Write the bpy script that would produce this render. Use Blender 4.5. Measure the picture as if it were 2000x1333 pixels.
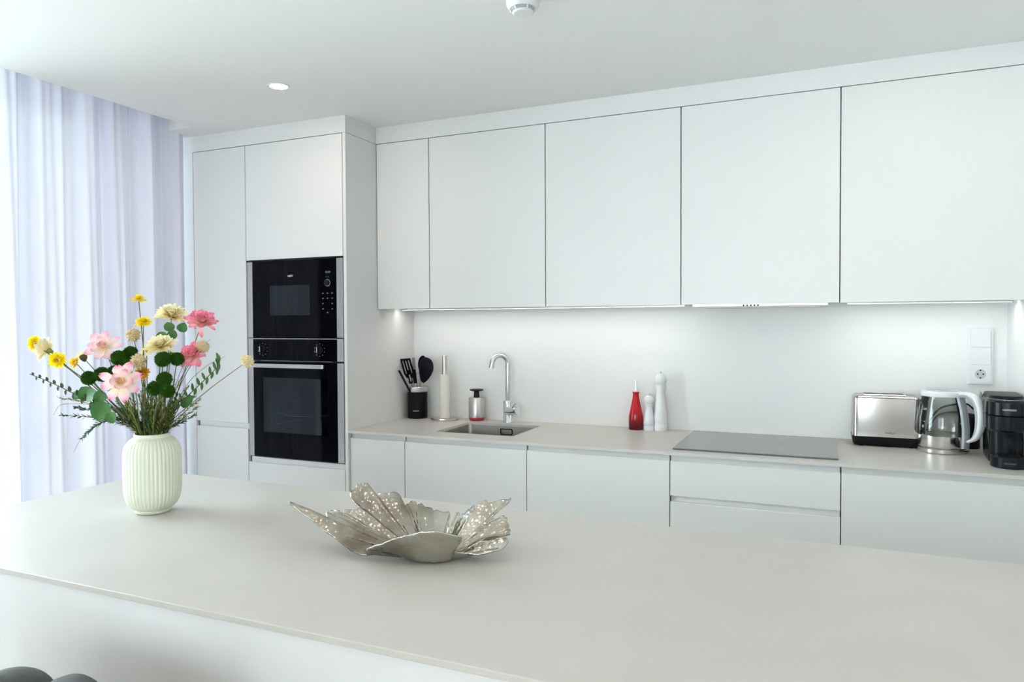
import bpy, bmesh, math, random
from mathutils import Vector, Matrix, noise
PI = math.pi
SC = bpy.context.scene
COL = SC.collection
for o in list(bpy.data.objects):
    bpy.data.objects.remove(o)
random.seed(7)

# ---------------------------------------------------------------- camera
cd = bpy.data.cameras.new('camera')
cam = bpy.data.objects.new('camera', cd)
COL.objects.link(cam)
cd.sensor_width = 36.0
cd.lens = 1388.27 / 2000 * 36.0
cd.clip_start = 0.05
CAM = Vector((2.0554, -3.3885, 1.4003))
rt = Vector((0.91777, 0.39708, -0.00439)).normalized()
fw = Vector((-0.39707, 0.91748, -0.02386)).normalized()
upv = rt.cross(fw)
M3 = Matrix((rt, upv, -fw)).transposed().to_4x4()
cam.matrix_world = Matrix.Translation(CAM) @ M3
SC.camera = cam

# ---------------------------------------------------------------- view, world, daylight
SC.view_settings.view_transform = 'Standard'
SC.view_settings.look = 'None'
SC.view_settings.gamma = 1
SC.view_settings.use_curve_mapping = False
SC.view_settings.exposure = 0.38
SC.cycles.max_bounces = 8
SC.cycles.diffuse_bounces = 5
SC.cycles.glossy_bounces = 4
SC.cycles.transmission_bounces = 4
SC.cycles.transparent_max_bounces = 10
SC.cycles.sample_clamp_indirect = 4.0
SC.cycles.use_denoising = True
w = bpy.data.worlds.new('sky')
SC.world = w
w.use_nodes = True
bg = w.node_tree.nodes['Background']
bg.inputs['Color'].default_value = (0.82, 0.965, 1.0, 1)
bg.inputs['Strength'].default_value = 9.3

def area(name, loc, rot, sx, sy, power, color=(1, 1, 1), spread=PI):
    l = bpy.data.lights.new(name, 'AREA')
    l.shape = 'RECTANGLE'; l.size = sx; l.size_y = sy
    l.energy = power; l.color = color; l.spread = spread
    o = bpy.data.objects.new(name, l)
    COL.objects.link(o); o.location = loc; o.rotation_euler = rot
    return o
# daylight standing in the two window openings (outside the glass)
area('daylight_left', (-1.52, -3.75, 1.25), (0, -PI/2, 0), 2.3, 5.9, 105, (0.80, 0.96, 1.0))
area('daylight_rear', (0.7, -7.4, 1.2), (PI/2, 0, 0), 3.2, 2.2, 5, (1.0, 0.95, 0.91))

# ---------------------------------------------------------------- materials
def srgb(c):
    return tuple(((x/255)/12.92 if x/255 <= 0.04045 else ((x/255+0.055)/1.055)**2.4) for x in c) + (1,)
def mat(name, col, rough=0.5, metal=0.0, spec=0.5, coat=0.0, noise_amt=0.0, nscale=30, bump=0.0, bscale=200, aniso=0, emit=None, trans=0, ior=1.45):
    m = bpy.data.materials.new(name); m.use_nodes = True
    nt = m.node_tree; b = nt.nodes['Principled BSDF']
    c = tuple(col) + (1,) if len(col) == 3 else tuple(col)
    b.inputs['Base Color'].default_value = c
    b.inputs['Roughness'].default_value = rough
    b.inputs['Metallic'].default_value = metal
    b.inputs['Specular IOR Level'].default_value = spec
    b.inputs['Coat Weight'].default_value = coat
    b.inputs['Transmission Weight'].default_value = trans
    b.inputs['IOR'].default_value = ior
    if emit:
        b.inputs['Emission Color'].default_value = tuple(emit[0]) + (1,)
        b.inputs['Emission Strength'].default_value = emit[1]
    if noise_amt or bump:
        tc = nt.nodes.new('ShaderNodeTexCoord')
    if noise_amt:
        n = nt.nodes.new('ShaderNodeTexNoise'); n.inputs['Scale'].default_value = nscale; n.inputs['Detail'].default_value = 6
        r = nt.nodes.new('ShaderNodeValToRGB')
        r.color_ramp.elements[0].position = 0.3; r.color_ramp.elements[1].position = 0.7
        r.color_ramp.elements[0].color = tuple(x*(1-noise_amt) for x in c[:3]) + (1,)
        r.color_ramp.elements[1].color = tuple(min(1, x*(1+noise_amt)) for x in c[:3]) + (1,)
        nt.links.new(tc.outputs['Object'], n.inputs['Vector'])
        nt.links.new(n.outputs['Fac'], r.inputs['Fac']); nt.links.new(r.outputs['Color'], b.inputs['Base Color'])
    if bump:
        n2 = nt.nodes.new('ShaderNodeTexNoise'); n2.inputs['Scale'].default_value = bscale; n2.inputs['Detail'].default_value = 4
        bp = nt.nodes.new('ShaderNodeBump'); bp.inputs['Strength'].default_value = bump; bp.inputs['Distance'].default_value = 0.002
        nt.links.new(tc.outputs['Object'], n2.inputs['Vector'])
        nt.links.new(n2.outputs['Fac'], bp.inputs['Height']); nt.links.new(bp.outputs['Normal'], b.inputs['Normal'])
    return m
def brushed(name, col, rough=0.3, axis=2, scale=400):
    m = mat(name, col, rough, 1.0)
    nt = m.node_tree; b = nt.nodes['Principled BSDF']
    tc = nt.nodes.new('ShaderNodeTexCoord'); mp = nt.nodes.new('ShaderNodeMapping')
    s = [scale]*3; s[axis] = 4; mp.inputs['Scale'].default_value = s
    n = nt.nodes.new('ShaderNodeTexNoise'); n.inputs['Scale'].default_value = 1
    r = nt.nodes.new('ShaderNodeMapRange'); r.inputs['To Min'].default_value = rough*0.7; r.inputs['To Max'].default_value = rough*1.4
    nt.links.new(tc.outputs['Object'], mp.inputs['Vector']); nt.links.new(mp.outputs['Vector'], n.inputs['Vector'])
    nt.links.new(n.outputs['Fac'], r.inputs['Value']); nt.links.new(r.outputs['Result'], b.inputs['Roughness'])
    return m
def glassy(name, tint, gloss_rough=0.0, ior=1.5):
    """thin clear sheet: see-through with a Fresnel reflection"""
    m = bpy.data.materials.new(name); m.use_nodes = True
    nt = m.node_tree; nt.nodes.clear()
    o = nt.nodes.new('ShaderNodeOutputMaterial'); t = nt.nodes.new('ShaderNodeBsdfTransparent'); t.inputs[0].default_value = tuple(tint)+(1,)
    g = nt.nodes.new('ShaderNodeBsdfGlossy'); g.inputs['Roughness'].default_value = gloss_rough
    f = nt.nodes.new('ShaderNodeFresnel'); f.inputs['IOR'].default_value = ior
    mx = nt.nodes.new('ShaderNodeMixShader')
    nt.links.new(f.outputs[0], mx.inputs[0]); nt.links.new(t.outputs[0], mx.inputs[1]); nt.links.new(g.outputs[0], mx.inputs[2])
    nt.links.new(mx.outputs[0], o.inputs[0])
    return m
def sheer(name, col, see=0.3, trans=0.5):
    m = bpy.data.materials.new(name); m.use_nodes = True
    nt = m.node_tree; nt.nodes.clear()
    o = nt.nodes.new('ShaderNodeOutputMaterial')
    d = nt.nodes.new('ShaderNodeBsdfDiffuse'); d.inputs[0].default_value = tuple(col)+(1,)
    t = nt.nodes.new('ShaderNodeBsdfTranslucent'); t.inputs[0].default_value = tuple(col)+(1,)
    tp = nt.nodes.new('ShaderNodeBsdfTransparent')
    tc = nt.nodes.new('ShaderNodeTexCoord'); mp = nt.nodes.new('ShaderNodeMapping'); mp.inputs['Scale'].default_value = (1, 180, 6)
    n = nt.nodes.new('ShaderNodeTexNoise'); n.inputs['Scale'].default_value = 1; n.inputs['Detail'].default_value = 3
    mr = nt.nodes.new('ShaderNodeMapRange'); mr.inputs['To Min'].default_value = see*0.6; mr.inputs['To Max'].default_value = see*1.4
    m1 = nt.nodes.new('ShaderNodeMixShader')
    mp2 = nt.nodes.new('ShaderNodeMapping'); mp2.inputs['Scale'].default_value = (1, 26, .25)   # translucency streaks that put fold light and shade into the cloth
    n2 = nt.nodes.new('ShaderNodeTexNoise'); n2.inputs['Scale'].default_value = 1; n2.inputs['Detail'].default_value = 3
    mr2 = nt.nodes.new('ShaderNodeMapRange'); mr2.inputs['From Min'].default_value = .3; mr2.inputs['From Max'].default_value = .7
    mr2.inputs['To Min'].default_value = trans*.45; mr2.inputs['To Max'].default_value = trans*1.6
    nt.links.new(tc.outputs['Object'], mp2.inputs[0]); nt.links.new(mp2.outputs[0], n2.inputs['Vector']); nt.links.new(n2.outputs['Fac'], mr2.inputs['Value']); nt.links.new(mr2.outputs[0], m1.inputs[0])
    m2 = nt.nodes.new('ShaderNodeMixShader')
    nt.links.new(tc.outputs['Object'], mp.inputs[0]); nt.links.new(mp.outputs[0], n.inputs['Vector']); nt.links.new(n.outputs['Fac'], mr.inputs['Value'])
    nt.links.new(d.outputs[0], m1.inputs[1]); nt.links.new(t.outputs[0], m1.inputs[2])
    nt.links.new(mr.outputs[0], m2.inputs[0]); nt.links.new(m1.outputs[0], m2.inputs[1]); nt.links.new(tp.outputs[0], m2.inputs[2])
    nt.links.new(m2.outputs[0], o.inputs[0])
    return m
def uvramp(name, stops, rough=0.6, sub=0.25):
    """pigment that runs along a petal from base (0) to tip (1)"""
    m = bpy.data.materials.new(name); m.use_nodes = True
    nt = m.node_tree; b = nt.nodes['Principled BSDF']
    b.inputs['Roughness'].default_value = rough; b.inputs['Specular IOR Level'].default_value = 0.2
    tc = nt.nodes.new('ShaderNodeTexCoord'); sp = nt.nodes.new('ShaderNodeSeparateXYZ'); r = nt.nodes.new('ShaderNodeValToRGB')
    els = r.color_ramp.elements
    while len(els) < len(stops): els.new(0.5)
    for e, (p, c) in zip(els, stops): e.position = p; e.color = srgb(c)
    nt.links.new(tc.outputs['UV'], sp.inputs[0]); nt.links.new(sp.outputs['Y'], r.inputs[0]); nt.links.new(r.outputs[0], b.inputs['Base Color'])
    tr = nt.nodes.new('ShaderNodeBsdfTranslucent'); mx = nt.nodes.new('ShaderNodeMixShader'); mx.inputs[0].default_value = sub
    nt.links.new(r.outputs[0], tr.inputs[0]); nt.links.new(b.outputs[0], mx.inputs[1]); nt.links.new(tr.outputs[0], mx.inputs[2])
    nt.links.new(mx.outputs[0], nt.nodes['Material Output'].inputs[0])
    return m

WHITE = mat('white_laminate', (0.775, 0.775, 0.772), 0.42, spec=0.35)
PAINT = mat('white_wall_paint', (0.87, 0.87, 0.86), 0.7, spec=0.2)
CEIL = mat('ceiling_paint', (0.89, 0.89, 0.89), 0.8, spec=0.1)
GAP = mat('recess_grey', (0.30, 0.30, 0.29), 0.7)
STONE = mat('pale_stone', (0.595, 0.57, 0.535), 0.34, spec=0.45, noise_amt=0.035, nscale=5)
STEEL = brushed('brushed_steel', (0.62, 0.60, 0.58), 0.3)
STEELH = brushed('brushed_steel_flat', (0.60, 0.58, 0.55), 0.34, axis=0)
SINKM = brushed('sink_steel', (0.36, 0.34, 0.32), 0.34, axis=0)
CHROME = mat('chrome', (0.80, 0.82, 0.85), 0.06, 1.0)
POLISH = mat('polished_steel', (0.68, 0.64, 0.62), 0.15, 1.0)
BLACKG = mat('black_glass', (0.002, 0.0025, 0.004), 0.05, spec=0.10)
BLACK = mat('black_plastic', (0.006, 0.006, 0.008), 0.4, spec=0.22)
BLACKR = mat('black_rubber', (0.005, 0.005, 0.008), 0.5, spec=0.15)
NAVY = mat('navy_black_nylon', (0.006, 0.008, 0.020), 0.4, spec=0.25)
WHITEP = mat('white_plastic', (0.83, 0.84, 0.86), 0.3)
GREYP = mat('grey_plastic', (0.42, 0.44, 0.46), 0.4)
RED = mat('red_glaze', (0.36, 0.003, 0.008), 0.12, spec=0.3, coat=0.2)
def ombre(m, z0, z1, c0, c1):
    nt = m.node_tree; b = nt.nodes['Principled BSDF']; tc = nt.nodes.new('ShaderNodeTexCoord'); sp = nt.nodes.new('ShaderNodeSeparateXYZ')
    mr = nt.nodes.new('ShaderNodeMapRange'); mr.inputs['From Min'].default_value = z0; mr.inputs['From Max'].default_value = z1
    r = nt.nodes.new('ShaderNodeValToRGB'); r.color_ramp.elements[0].color = c0 + (1,); r.color_ramp.elements[1].color = c1 + (1,)
    nt.links.new(tc.outputs['Object'], sp.inputs[0]); nt.links.new(sp.outputs['Z'], mr.inputs['Value']); nt.links.new(mr.outputs[0], r.inputs[0]); nt.links.new(r.outputs[0], b.inputs['Base Color'])
ombre(RED, .02, .09, (.10, .002, .008), (.45, .004, .010))   # two-tone glaze, dark foot to bright red
REDP = mat('red_plastic', (0.35, 0.02, 0.04), 0.3)
PAPER = mat('paper_towel', (0.80, 0.77, 0.68), 0.9, bump=0.4, bscale=90)
CREAMC = mat('cream_porcelain', (0.78, 0.80, 0.68), 0.35, spec=0.4)
GLASS = glassy('clear_glass', (0.95, 0.97, 0.96))
WINGLASS = glassy('window_glass', (0.97, 0.99, 0.99))
OVENGLASS = glassy('tinted_oven_glass', (0.40, 0.47, 0.50), ior=1.40)
HOBM = mat('hob_glass', (0.05, 0.052, 0.055), 0.30, spec=1.0, coat=1.0)
OAK = mat('oak_floor', (0.58, 0.47, 0.36), 0.4, noise_amt=0.25, nscale=3)
WOODD = mat('brown_door_wood', (0.40, 0.20, 0.10), 0.4, noise_amt=0.2, nscale=4)
LEDM = mat('led_diffuser', (1, 1, 1), 0.4, emit=((1.0, 0.97, 0.93), 21))
LAMPM = mat('lamp_lens', (1, 1, 1), 0.4, emit=((1.0, 0.93, 0.84), 9))
CURT = sheer('sheer_curtain_cloth', (0.77, 0.76, 0.86), see=0.010, trans=0.065)
CURTR = sheer('rear_curtain_cloth', (0.90, 0.78, 0.76), see=0.3, trans=0.5)
UPH = mat('grey_upholstery', (0.06, 0.065, 0.063), 0.75, noise_amt=0.15, nscale=60, bump=0.2, bscale=300)
LETTER = mat('pale_lettering', (0.72, 0.72, 0.74), 0.4)
LETTERD = mat('dark_lettering', (0.05, 0.05, 0.05), 0.4)
MARK = mat('grey_marking', (0.20, 0.21, 0.22), 0.5)
STEMG = mat('stem_olive', (0.10, 0.13, 0.025), 0.6, noise_amt=0.4, nscale=20)
STEMB = mat('stem_brown', (0.10, 0.07, 0.035), 0.7)
LEAFD = mat('leaf_dark_green', (0.025, 0.075, 0.03), 0.45)
LEAFG = mat('leaf_green', (0.05, 0.17, 0.04), 0.45, noise_amt=0.25, nscale=25)
LEAFO = mat('leaf_olive', (0.20, 0.22, 0.04), 0.55)
MOSS = mat('moss_green', (0.030, 0.095, 0.008), 0.9, spec=0.1)
YEL = uvramp('yellow_petals', [(0, (235, 190, 8)), (1, (255, 236, 30))])
ORA = uvramp('orange_petals', [(0, (190, 120, 10)), (1, (240, 185, 50))])
CRE = uvramp('cream_petals', [(0, (242, 220, 130)), (0.45, (250, 238, 190)), (1, (253, 246, 218))])
PNK = uvramp('pink_petals', [(0, (246, 222, 130)), (0.35, (253, 240, 210)), (0.7, (251, 218, 226)), (1, (232, 110, 160))])
PNK2 = uvramp('rose_petals', [(0, (250, 222, 180)), (0.5, (250, 196, 200)), (1, (236, 104, 146))])
PALE = uvramp('pale_pink_petals', [(0, (246, 232, 190)), (0.55, (248, 226, 224)), (1, (228, 150, 180))])
POD = mat('pod_beige', (0.62, 0.50, 0.30), 0.8)
PODC = mat('pod_cream', (0.80, 0.66, 0.42), 0.8)
def silver():
    m = mat('hammered_silver', (0.62, 0.59, 0.53), 0.20, 1.0)
    nt = m.node_tree; b = nt.nodes['Principled BSDF']
    tc = nt.nodes.new('ShaderNodeTexCoord')
    v = nt.nodes.new('ShaderNodeTexVoronoi'); v.inputs['Scale'].default_value = 120
    n = nt.nodes.new('ShaderNodeTexNoise'); n.inputs['Scale'].default_value = 60; n.inputs['Detail'].default_value = 5
    mth = nt.nodes.new('ShaderNodeMath'); mth.operation = 'ADD'
    bp = nt.nodes.new('ShaderNodeBump'); bp.inputs['Strength'].default_value = 0.6; bp.inputs['Distance'].default_value = 0.002
    nt.links.new(tc.outputs['Object'], v.inputs['Vector']); nt.links.new(tc.outputs['Object'], n.inputs['Vector'])
    nt.links.new(v.outputs['Distance'], mth.inputs[0]); nt.links.new(n.outputs['Fac'], mth.inputs[1])
    nt.links.new(mth.outputs[0], bp.inputs['Height']); nt.links.new(bp.outputs['Normal'], b.inputs['Normal'])
    n3 = nt.nodes.new('ShaderNodeTexNoise'); n3.inputs['Scale'].default_value = 9; n3.inputs['Detail'].default_value = 5
    r = nt.nodes.new('ShaderNodeValToRGB')
    r.color_ramp.elements[0].position = 0.35; r.color_ramp.elements[0].color = (0.24, 0.19, 0.145, 1)
    r.color_ramp.elements[1].position = 0.62; r.color_ramp.elements[1].color = (0.60, 0.585, 0.52, 1)
    nt.links.new(tc.outputs['Object'], n3.inputs['Vector']); nt.links.new(n3.outputs['Fac'], r.inputs[0]); nt.links.new(r.outputs[0], b.inputs['Base Color'])
    return m
SILVER = silver()

# ---------------------------------------------------------------- mesh helpers
def box(bm, x0, x1, y0, y1, z0, z1, bev=0.0, seg=2):
    r = bmesh.ops.create_cube(bm, size=1)
    vs = r['verts']
    for v in vs:
        v.co = Vector((x0 + (v.co.x+.5)*(x1-x0), y0 + (v.co.y+.5)*(y1-y0), z0 + (v.co.z+.5)*(z1-z0)))
    if bev > 0:
        es = list({e for v in vs for e in v.link_edges})
        bmesh.ops.bevel(bm, geom=es, offset=bev, segments=seg, affect='EDGES', profile=0.5)
def lathe(bm, prof, n=48, mtx=None, mod=None, cap=False):
    """profile [(r, z)] turned around z; r=0 closes"""
    rings = []
    for r, z in prof:
        if r < 1e-6:
            rings.append([bm.verts.new((0, 0, z))])
        else:
            ring = []
            for i in range(n):
                a = 2*PI*i/n
                rr = r*(mod(a, z) if mod else 1)
                ring.append(bm.verts.new((rr*math.cos(a), rr*math.sin(a), z)))
            rings.append(ring)
    for a, b in zip(rings, rings[1:]):
        if len(a) == 1 and len(b) == 1: continue
        for i in range(n):
            j = (i+1) % n
            if len(a) == 1: bm.faces.new((a[0], b[j], b[i]))
            elif len(b) == 1: bm.faces.new((a[i], a[j], b[0]))
            else: bm.faces.new((a[i], a[j], b[j], b[i]))
    vs = [v for ring in rings for v in ring]
    if mtx is not None: bmesh.ops.transform(bm, matrix=mtx, verts=vs)
    return vs
def tube(bm, pts, r, n=10, cap=True):
    pts = [Vector(p) for p in pts]
    rs = r if isinstance(r, (list, tuple)) else [r]*len(pts)
    rings = []; ref = None
    for i, p in enumerate(pts):
        t = (pts[min(i+1, len(pts)-1)] - pts[max(i-1, 0)]).normalized()
        if ref is None:
            ref = Vector((0, 0, 1)) if abs(t.z) < 0.9 else Vector((1, 0, 0))
        a = (ref - t*ref.dot(t))
        if a.length < 1e-6: a = t.orthogonal()
        a.normalize(); b = t.cross(a); ref = a
        rings.append([bm.verts.new(p + (a*math.cos(2*PI*k/n) + b*math.sin(2*PI*k/n))*rs[i]) for k in range(n)])
    for A, B in zip(rings, rings[1:]):
        for k in range(n):
            bm.faces.new((A[k], A[(k+1) % n], B[(k+1) % n], B[k]))
    if cap:
        bm.faces.new(list(reversed(rings[0]))); bm.faces.new(rings[-1])
def spline(pts, k=6):
    pts = [Vector(p) for p in pts]
    if len(pts) < 3:
        return [pts[0].lerp(pts[-1], i/k) for i in range(k+1)]
    P = [pts[0]*2 - pts[1]] + pts + [pts[-1]*2 - pts[-2]]
    out = []
    for i in range(1, len(P)-2):
        for j in range(k):
            t = j/k
            a, b, c, d = P[i-1], P[i], P[i+1], P[i+2]
            out.append(0.5*((2*b) + (c-a)*t + (2*a-5*b+4*c-d)*t*t + (3*b-a-3*c+d)*t**3))
    out.append(pts[-1])
    return out
def prism(bm, prof, x0, x1):
    """profile [(y, z)] counter-clockwise seen from +x, extruded along x"""
    A = [bm.verts.new((x0, y, z)) for y, z in prof]; B = [bm.verts.new((x1, y, z)) for y, z in prof]
    n = len(prof)
    for i in range(n):
        bm.faces.new((A[i], A[(i+1) % n], B[(i+1) % n], B[i]))
    bm.faces.new(list(reversed(A))); bm.faces.new(B)
def slab_poly(bm, poly, z0, z1):
    A = [bm.verts.new((x, y, z0)) for x, y in poly]; B = [bm.verts.new((x, y, z1)) for x, y in poly]
    n = len(poly)
    for i in range(n):
        bm.faces.new((A[i], A[(i+1) % n], B[(i+1) % n], B[i]))
    bm.faces.new(list(reversed(A))); bm.faces.new(B)
def frame_xz(bm, x0, x1, z0, z1, hx0, hx1, hz0, hz1, y0, y1):
    """rectangular ring standing in the xz plane"""
    box(bm, x0, hx0, y0, y1, z0, z1); box(bm, hx1, x1, y0, y1, z0, z1)
    box(bm, hx0, hx1, y0, y1, z0, hz0); box(bm, hx0, hx1, y0, y1, hz1, z1)
def NB(): return bmesh.new()
def obj(name, bm, m, parent=None, smooth=False, auto=False, fix=True, loc=None, **props):
    if fix: bmesh.ops.recalc_face_normals(bm, faces=bm.faces)
    me = bpy.data.meshes.new(name); bm.to_mesh(me); bm.free()
    me.materials.append(m)
    o = bpy.data.objects.new(name, me); COL.objects.link(o)
    if smooth:
        for p in me.polygons: p.use_smooth = True
        if auto:
            try: me.set_sharp_from_angle(angle=math.radians(auto if auto is not True else 35))
            except Exception: pass
    if parent is not None: o.parent = parent
    if loc is not None: o.location = loc
    for k, v in props.items(): o[k] = v
    return o
def thing(name, label, cat, loc=(0, 0, 0), rz=0, group=None):
    o = bpy.data.objects.new(name, None); COL.objects.link(o)
    o.empty_display_size = 0.05
    o.location = loc; o.rotation_euler = (0, 0, rz); o['label'] = label; o['category'] = cat
    if group: o['group'] = group
    return o
def tag(o, label, cat, group=None):
    o['label'] = label; o['category'] = cat
    if group: o['group'] = group
    return o
def struct(name, bm, m, parent=None, **k):
    o = obj(name, bm, m, parent, **k)
    o['kind'] = 'structure'
    return o
def letters(name, body, m, parent, loc, size, rot=(PI/2, 0, 0), depth=0.0003, label=None):
    c = bpy.data.curves.new(name, 'FONT'); c.body = body; c.size = size; c.extrude = depth; c.align_x = 'CENTER'; c.align_y = 'CENTER'
    t = bpy.data.objects.new(name+'_t', c); COL.objects.link(t)
    bpy.context.view_layer.update()
    dg = bpy.context.evaluated_depsgraph_get()
    me = bpy.data.meshes.new_from_object(t.evaluated_get(dg))
    bpy.data.objects.remove(t)
    me.materials.clear(); me.materials.append(m)
    o = bpy.data.objects.new(name, me); COL.objects.link(o)
    o.parent = parent; o.location = loc; o.rotation_euler = rot
    if label: o['label'] = label
    return o

# ---------------------------------------------------------------- room shell
XW, XL, YR, ZC = 2.743, -1.30, -7.0, 2.39
ZT = 0.897
YT, YU, YB = -0.607, -0.3543, -0.592
ZF, ZU = 2.3062, 1.4783
b = NB(); box(b, XL-.2, XW+.15, YR-.2, 0.15, -0.1, 0); struct('floor', b, OAK)
b = NB(); box(b, -0.82, XW, YR, 0, ZC, 2.75); box(b, XL, -0.82, -0.743, 0, ZC, 2.75); box(b, XL, -0.82, YR, -0.743, 2.62, 2.75); struct('ceiling', b, CEIL)
b = NB(); box(b, XL-.2, XW+.15, 0, 0.15, 0, 2.75); struct('wall_back', b, PAINT)
b = NB(); box(b, XW, XW+.15, YR, 0, 0, 2.75); struct('wall_right', b, PAINT)
b = NB()
box(b, XL-.2, XL, -.85, 0, 0, 2.75); box(b, XL-.2, XL, YR, -6.7, 0, 2.75)
box(b, XL-.2, XL, -6.7, -.85, 2.5, 2.75); struct('wall_left', b, PAINT)
b = NB()
box(b, XL-.2, -0.9, YR-.2, YR, 0, 2.75); box(b, 2.3, XW+.15, YR-.2, YR, 0, 2.75)
box(b, -0.9, 2.3, YR-.2, YR, 2.3, 2.75); struct('wall_rear', b, PAINT)
# window_1: floor-to-ceiling sliding glazing in the left wall
w1 = bpy.data.objects.new('window_1', None); COL.objects.link(w1); w1.location = (XL-.1, -3.775, 0); w1['kind'] = 'structure'
b = NB()
for y in (-2.89, -1.0, 1.0, 2.89): box(b, -.03, .03, y-.03, y+.03, 0, 2.5)
box(b, -.03, .03, -2.92, 2.92, 0, .05); box(b, -.03, .03, -2.92, 2.92, 2.44, 2.5)
obj('window_frame', b, WHITEP, w1, kind='structure')
b = NB(); box(b, -.004, .004, -2.89, 2.89, .05, 2.44); obj('pane', b, WINGLASS, w1, kind='structure')
w2 = bpy.data.objects.new('window_2', None); COL.objects.link(w2); w2.location = (0.7, YR-.1, 0); w2['kind'] = 'structure'
b = NB()
for x in (-1.57, 0, 1.57): box(b, x-.03, x+.03, -.03, .03, 0, 2.3)
box(b, -1.6, 1.6, -.03, .03, 0, .05); box(b, -1.6, 1.6, -.03, .03, 2.25, 2.3)
obj('window_frame', b, WHITEP, w2, kind='structure')
b = NB(); box(b, -1.57, 1.57, -.004, .004, .05, 2.25); obj('pane', b, WINGLASS, w2, kind='structure')
b = NB(); box(b, -9, XL-.2, -12, 4, -0.12, -0.04); struct('terrace_ground', b, mat('terrace_stone', (0.6, 0.6, 0.58), 0.8))
# bulkhead strips closing the gap between the cabinets and the ceiling
b = NB(); box(b, XL, 0, YT, YT+.02, ZF+.003, ZC); box(b, -.02, 0, YT+.02, YU, ZF+.003, ZC); struct('trim_1', b, WHITE)
b = NB(); box(b, 0, XW, YU, YU+.02, ZF+.003, ZC); struct('trim_2', b, WHITE)
b = NB(); box(b, XL, -.973, YT+.001, YT+.02, 0, ZF+.003); struct('trim_3', b, WHITE)

# ---------------------------------------------------------------- cabinets
def carcass(bm, x0, x1, y0, y1, z0, z1, top=True, t=.016):
    box(bm, x0, x0+t, y0, y1, z0, z1); box(bm, x1-t, x1, y0, y1, z0, z1)
    box(bm, x0+t, x1-t, y0, y1, z0, z0+t); box(bm, x0+t, x1-t, y1-t, y1, z0+t, z1)
    if top: box(bm, x0+t, x1-t, y0, y1-t, z1-t, z1)
def door(name, x0, x1, z0, z1, yf, parent, lip=False, t=.020):
    """flat front; with lip: scooped top edge of a handleless door"""
    b = NB()
    if lip:
        prism(b, [(yf, z0), (yf, z1-.003), (yf+.003, z1), (yf+.010, z1-.006), (yf+t, z1-.008), (yf+t, z0)], x0, x1)
    else:
        box(b, x0, x1, yf, yf+t, z0, z1, .0012, 1)
    return obj(name, b, WHITE, parent)
def base_unit(x0, x1, label, fronts, top=True, xl=None):
    cx = (x0+x1)/2
    t = thing('base_cabinet', label, 'cabinet', (cx, 0, 0), group='base cabinets under the worktop')
    b = NB(); carcass(b, x0-cx+.001, x1-cx-.001, YB+.045, -.002, .10, ZT-.0125, top)
    obj('cabinet_body', b, WHITE, t)
    b = NB(); box(b, x0-cx+.001, x1-cx-.001, YB+.07, YB+.085, 0, .0995); obj('plinth', b, WHITE, t)
    for name, z0, z1 in fronts:
        d = door(name, x0-cx+.0018, x1-cx-.0018, z0, z1, YB, t, lip=True)
        b = NB()
        box(b, x0-cx+.003, x1-cx-.003, YB+.0125, YB+.0195, z1-.0055, min(z1+.0215, ZT-.0152))
        obj('handle_channel', b, WHITE, d)
    return t
D1 = [('door', .105, .862)]
base_unit(0.0, .3044, 'narrow white handleless base cabinet at the left end beside the ovens', D1)
base_unit(.3044, .910, 'white handleless base cabinet directly below the sink', D1, top=False)
base_unit(.910, 1.5181, 'white handleless base cabinet between the sink unit and the hob drawers', D1)
base_unit(1.5181, 2.1285, 'white base unit with two visible drawer fronts under the black hob', [('drawer', .724, .862), ('drawer', .39, .700), ('drawer', .105, .366)])
base_unit(2.1285, XW-.001, 'white handleless base cabinet below the toaster and kettle at the right end', D1)

wt = NB()
s0, s1, sf, sb = .401, .796, -.477, -.127
X0, X1, Y0, Y1 = .0008, XW-.0008, -.6077, -.0008
outer = [(X0, Y0), (X1, Y0), (X1, Y1), (X0, Y1)]
def rrect(x0, x1, y0, y1, r, n=5):
    out = []
    for cx, cy, a0 in ((x1-r, y0+r, -90), (x1-r, y1-r, 0), (x0+r, y1-r, 90), (x0+r, y0+r, 180)):
        for i in range(n+1):
            a = math.radians(a0 + 90*i/n); out.append((cx+r*math.cos(a), cy+r*math.sin(a)))
    return out
def plate_hole(bm, outer, inner, z0, z1):
    """flat plate with a hole; outer 4 corners ccw from (x0,y0), inner from rrect"""
    n = len(inner); q = n//4
    rings = {}
    for z in (z0, z1):
        O = [bm.verts.new((x, y, z)) for x, y in outer]; I = [bm.verts.new((x, y, z)) for x, y in inner]
        rings[z] = (O, I)
        oc = [O[1], O[2], O[3], O[0]]
        for c in range(4):
            seg = I[c*q:(c+1)*q]
            for a, bb in zip(seg, seg[1:]): bm.faces.new((a, bb, oc[c]))
            bm.faces.new((seg[-1], I[(c+1)*q % n], oc[(c+1) % 4], oc[c]))
    for k in (0, 1):
        A = rings[z0][k]; B = rings[z1][k]; m = len(A)
        for i in range(m): bm.faces.new((A[i], A[(i+1) % m], B[(i+1) % m], B[i]))
plate_hole(wt, outer, rrect(s0, s1, sf, sb, .012), ZT-.012, ZT)
tag(obj('worktop', wt, STONE), 'long pale grey stone worktop along the back wall', 'worktop')

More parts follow.
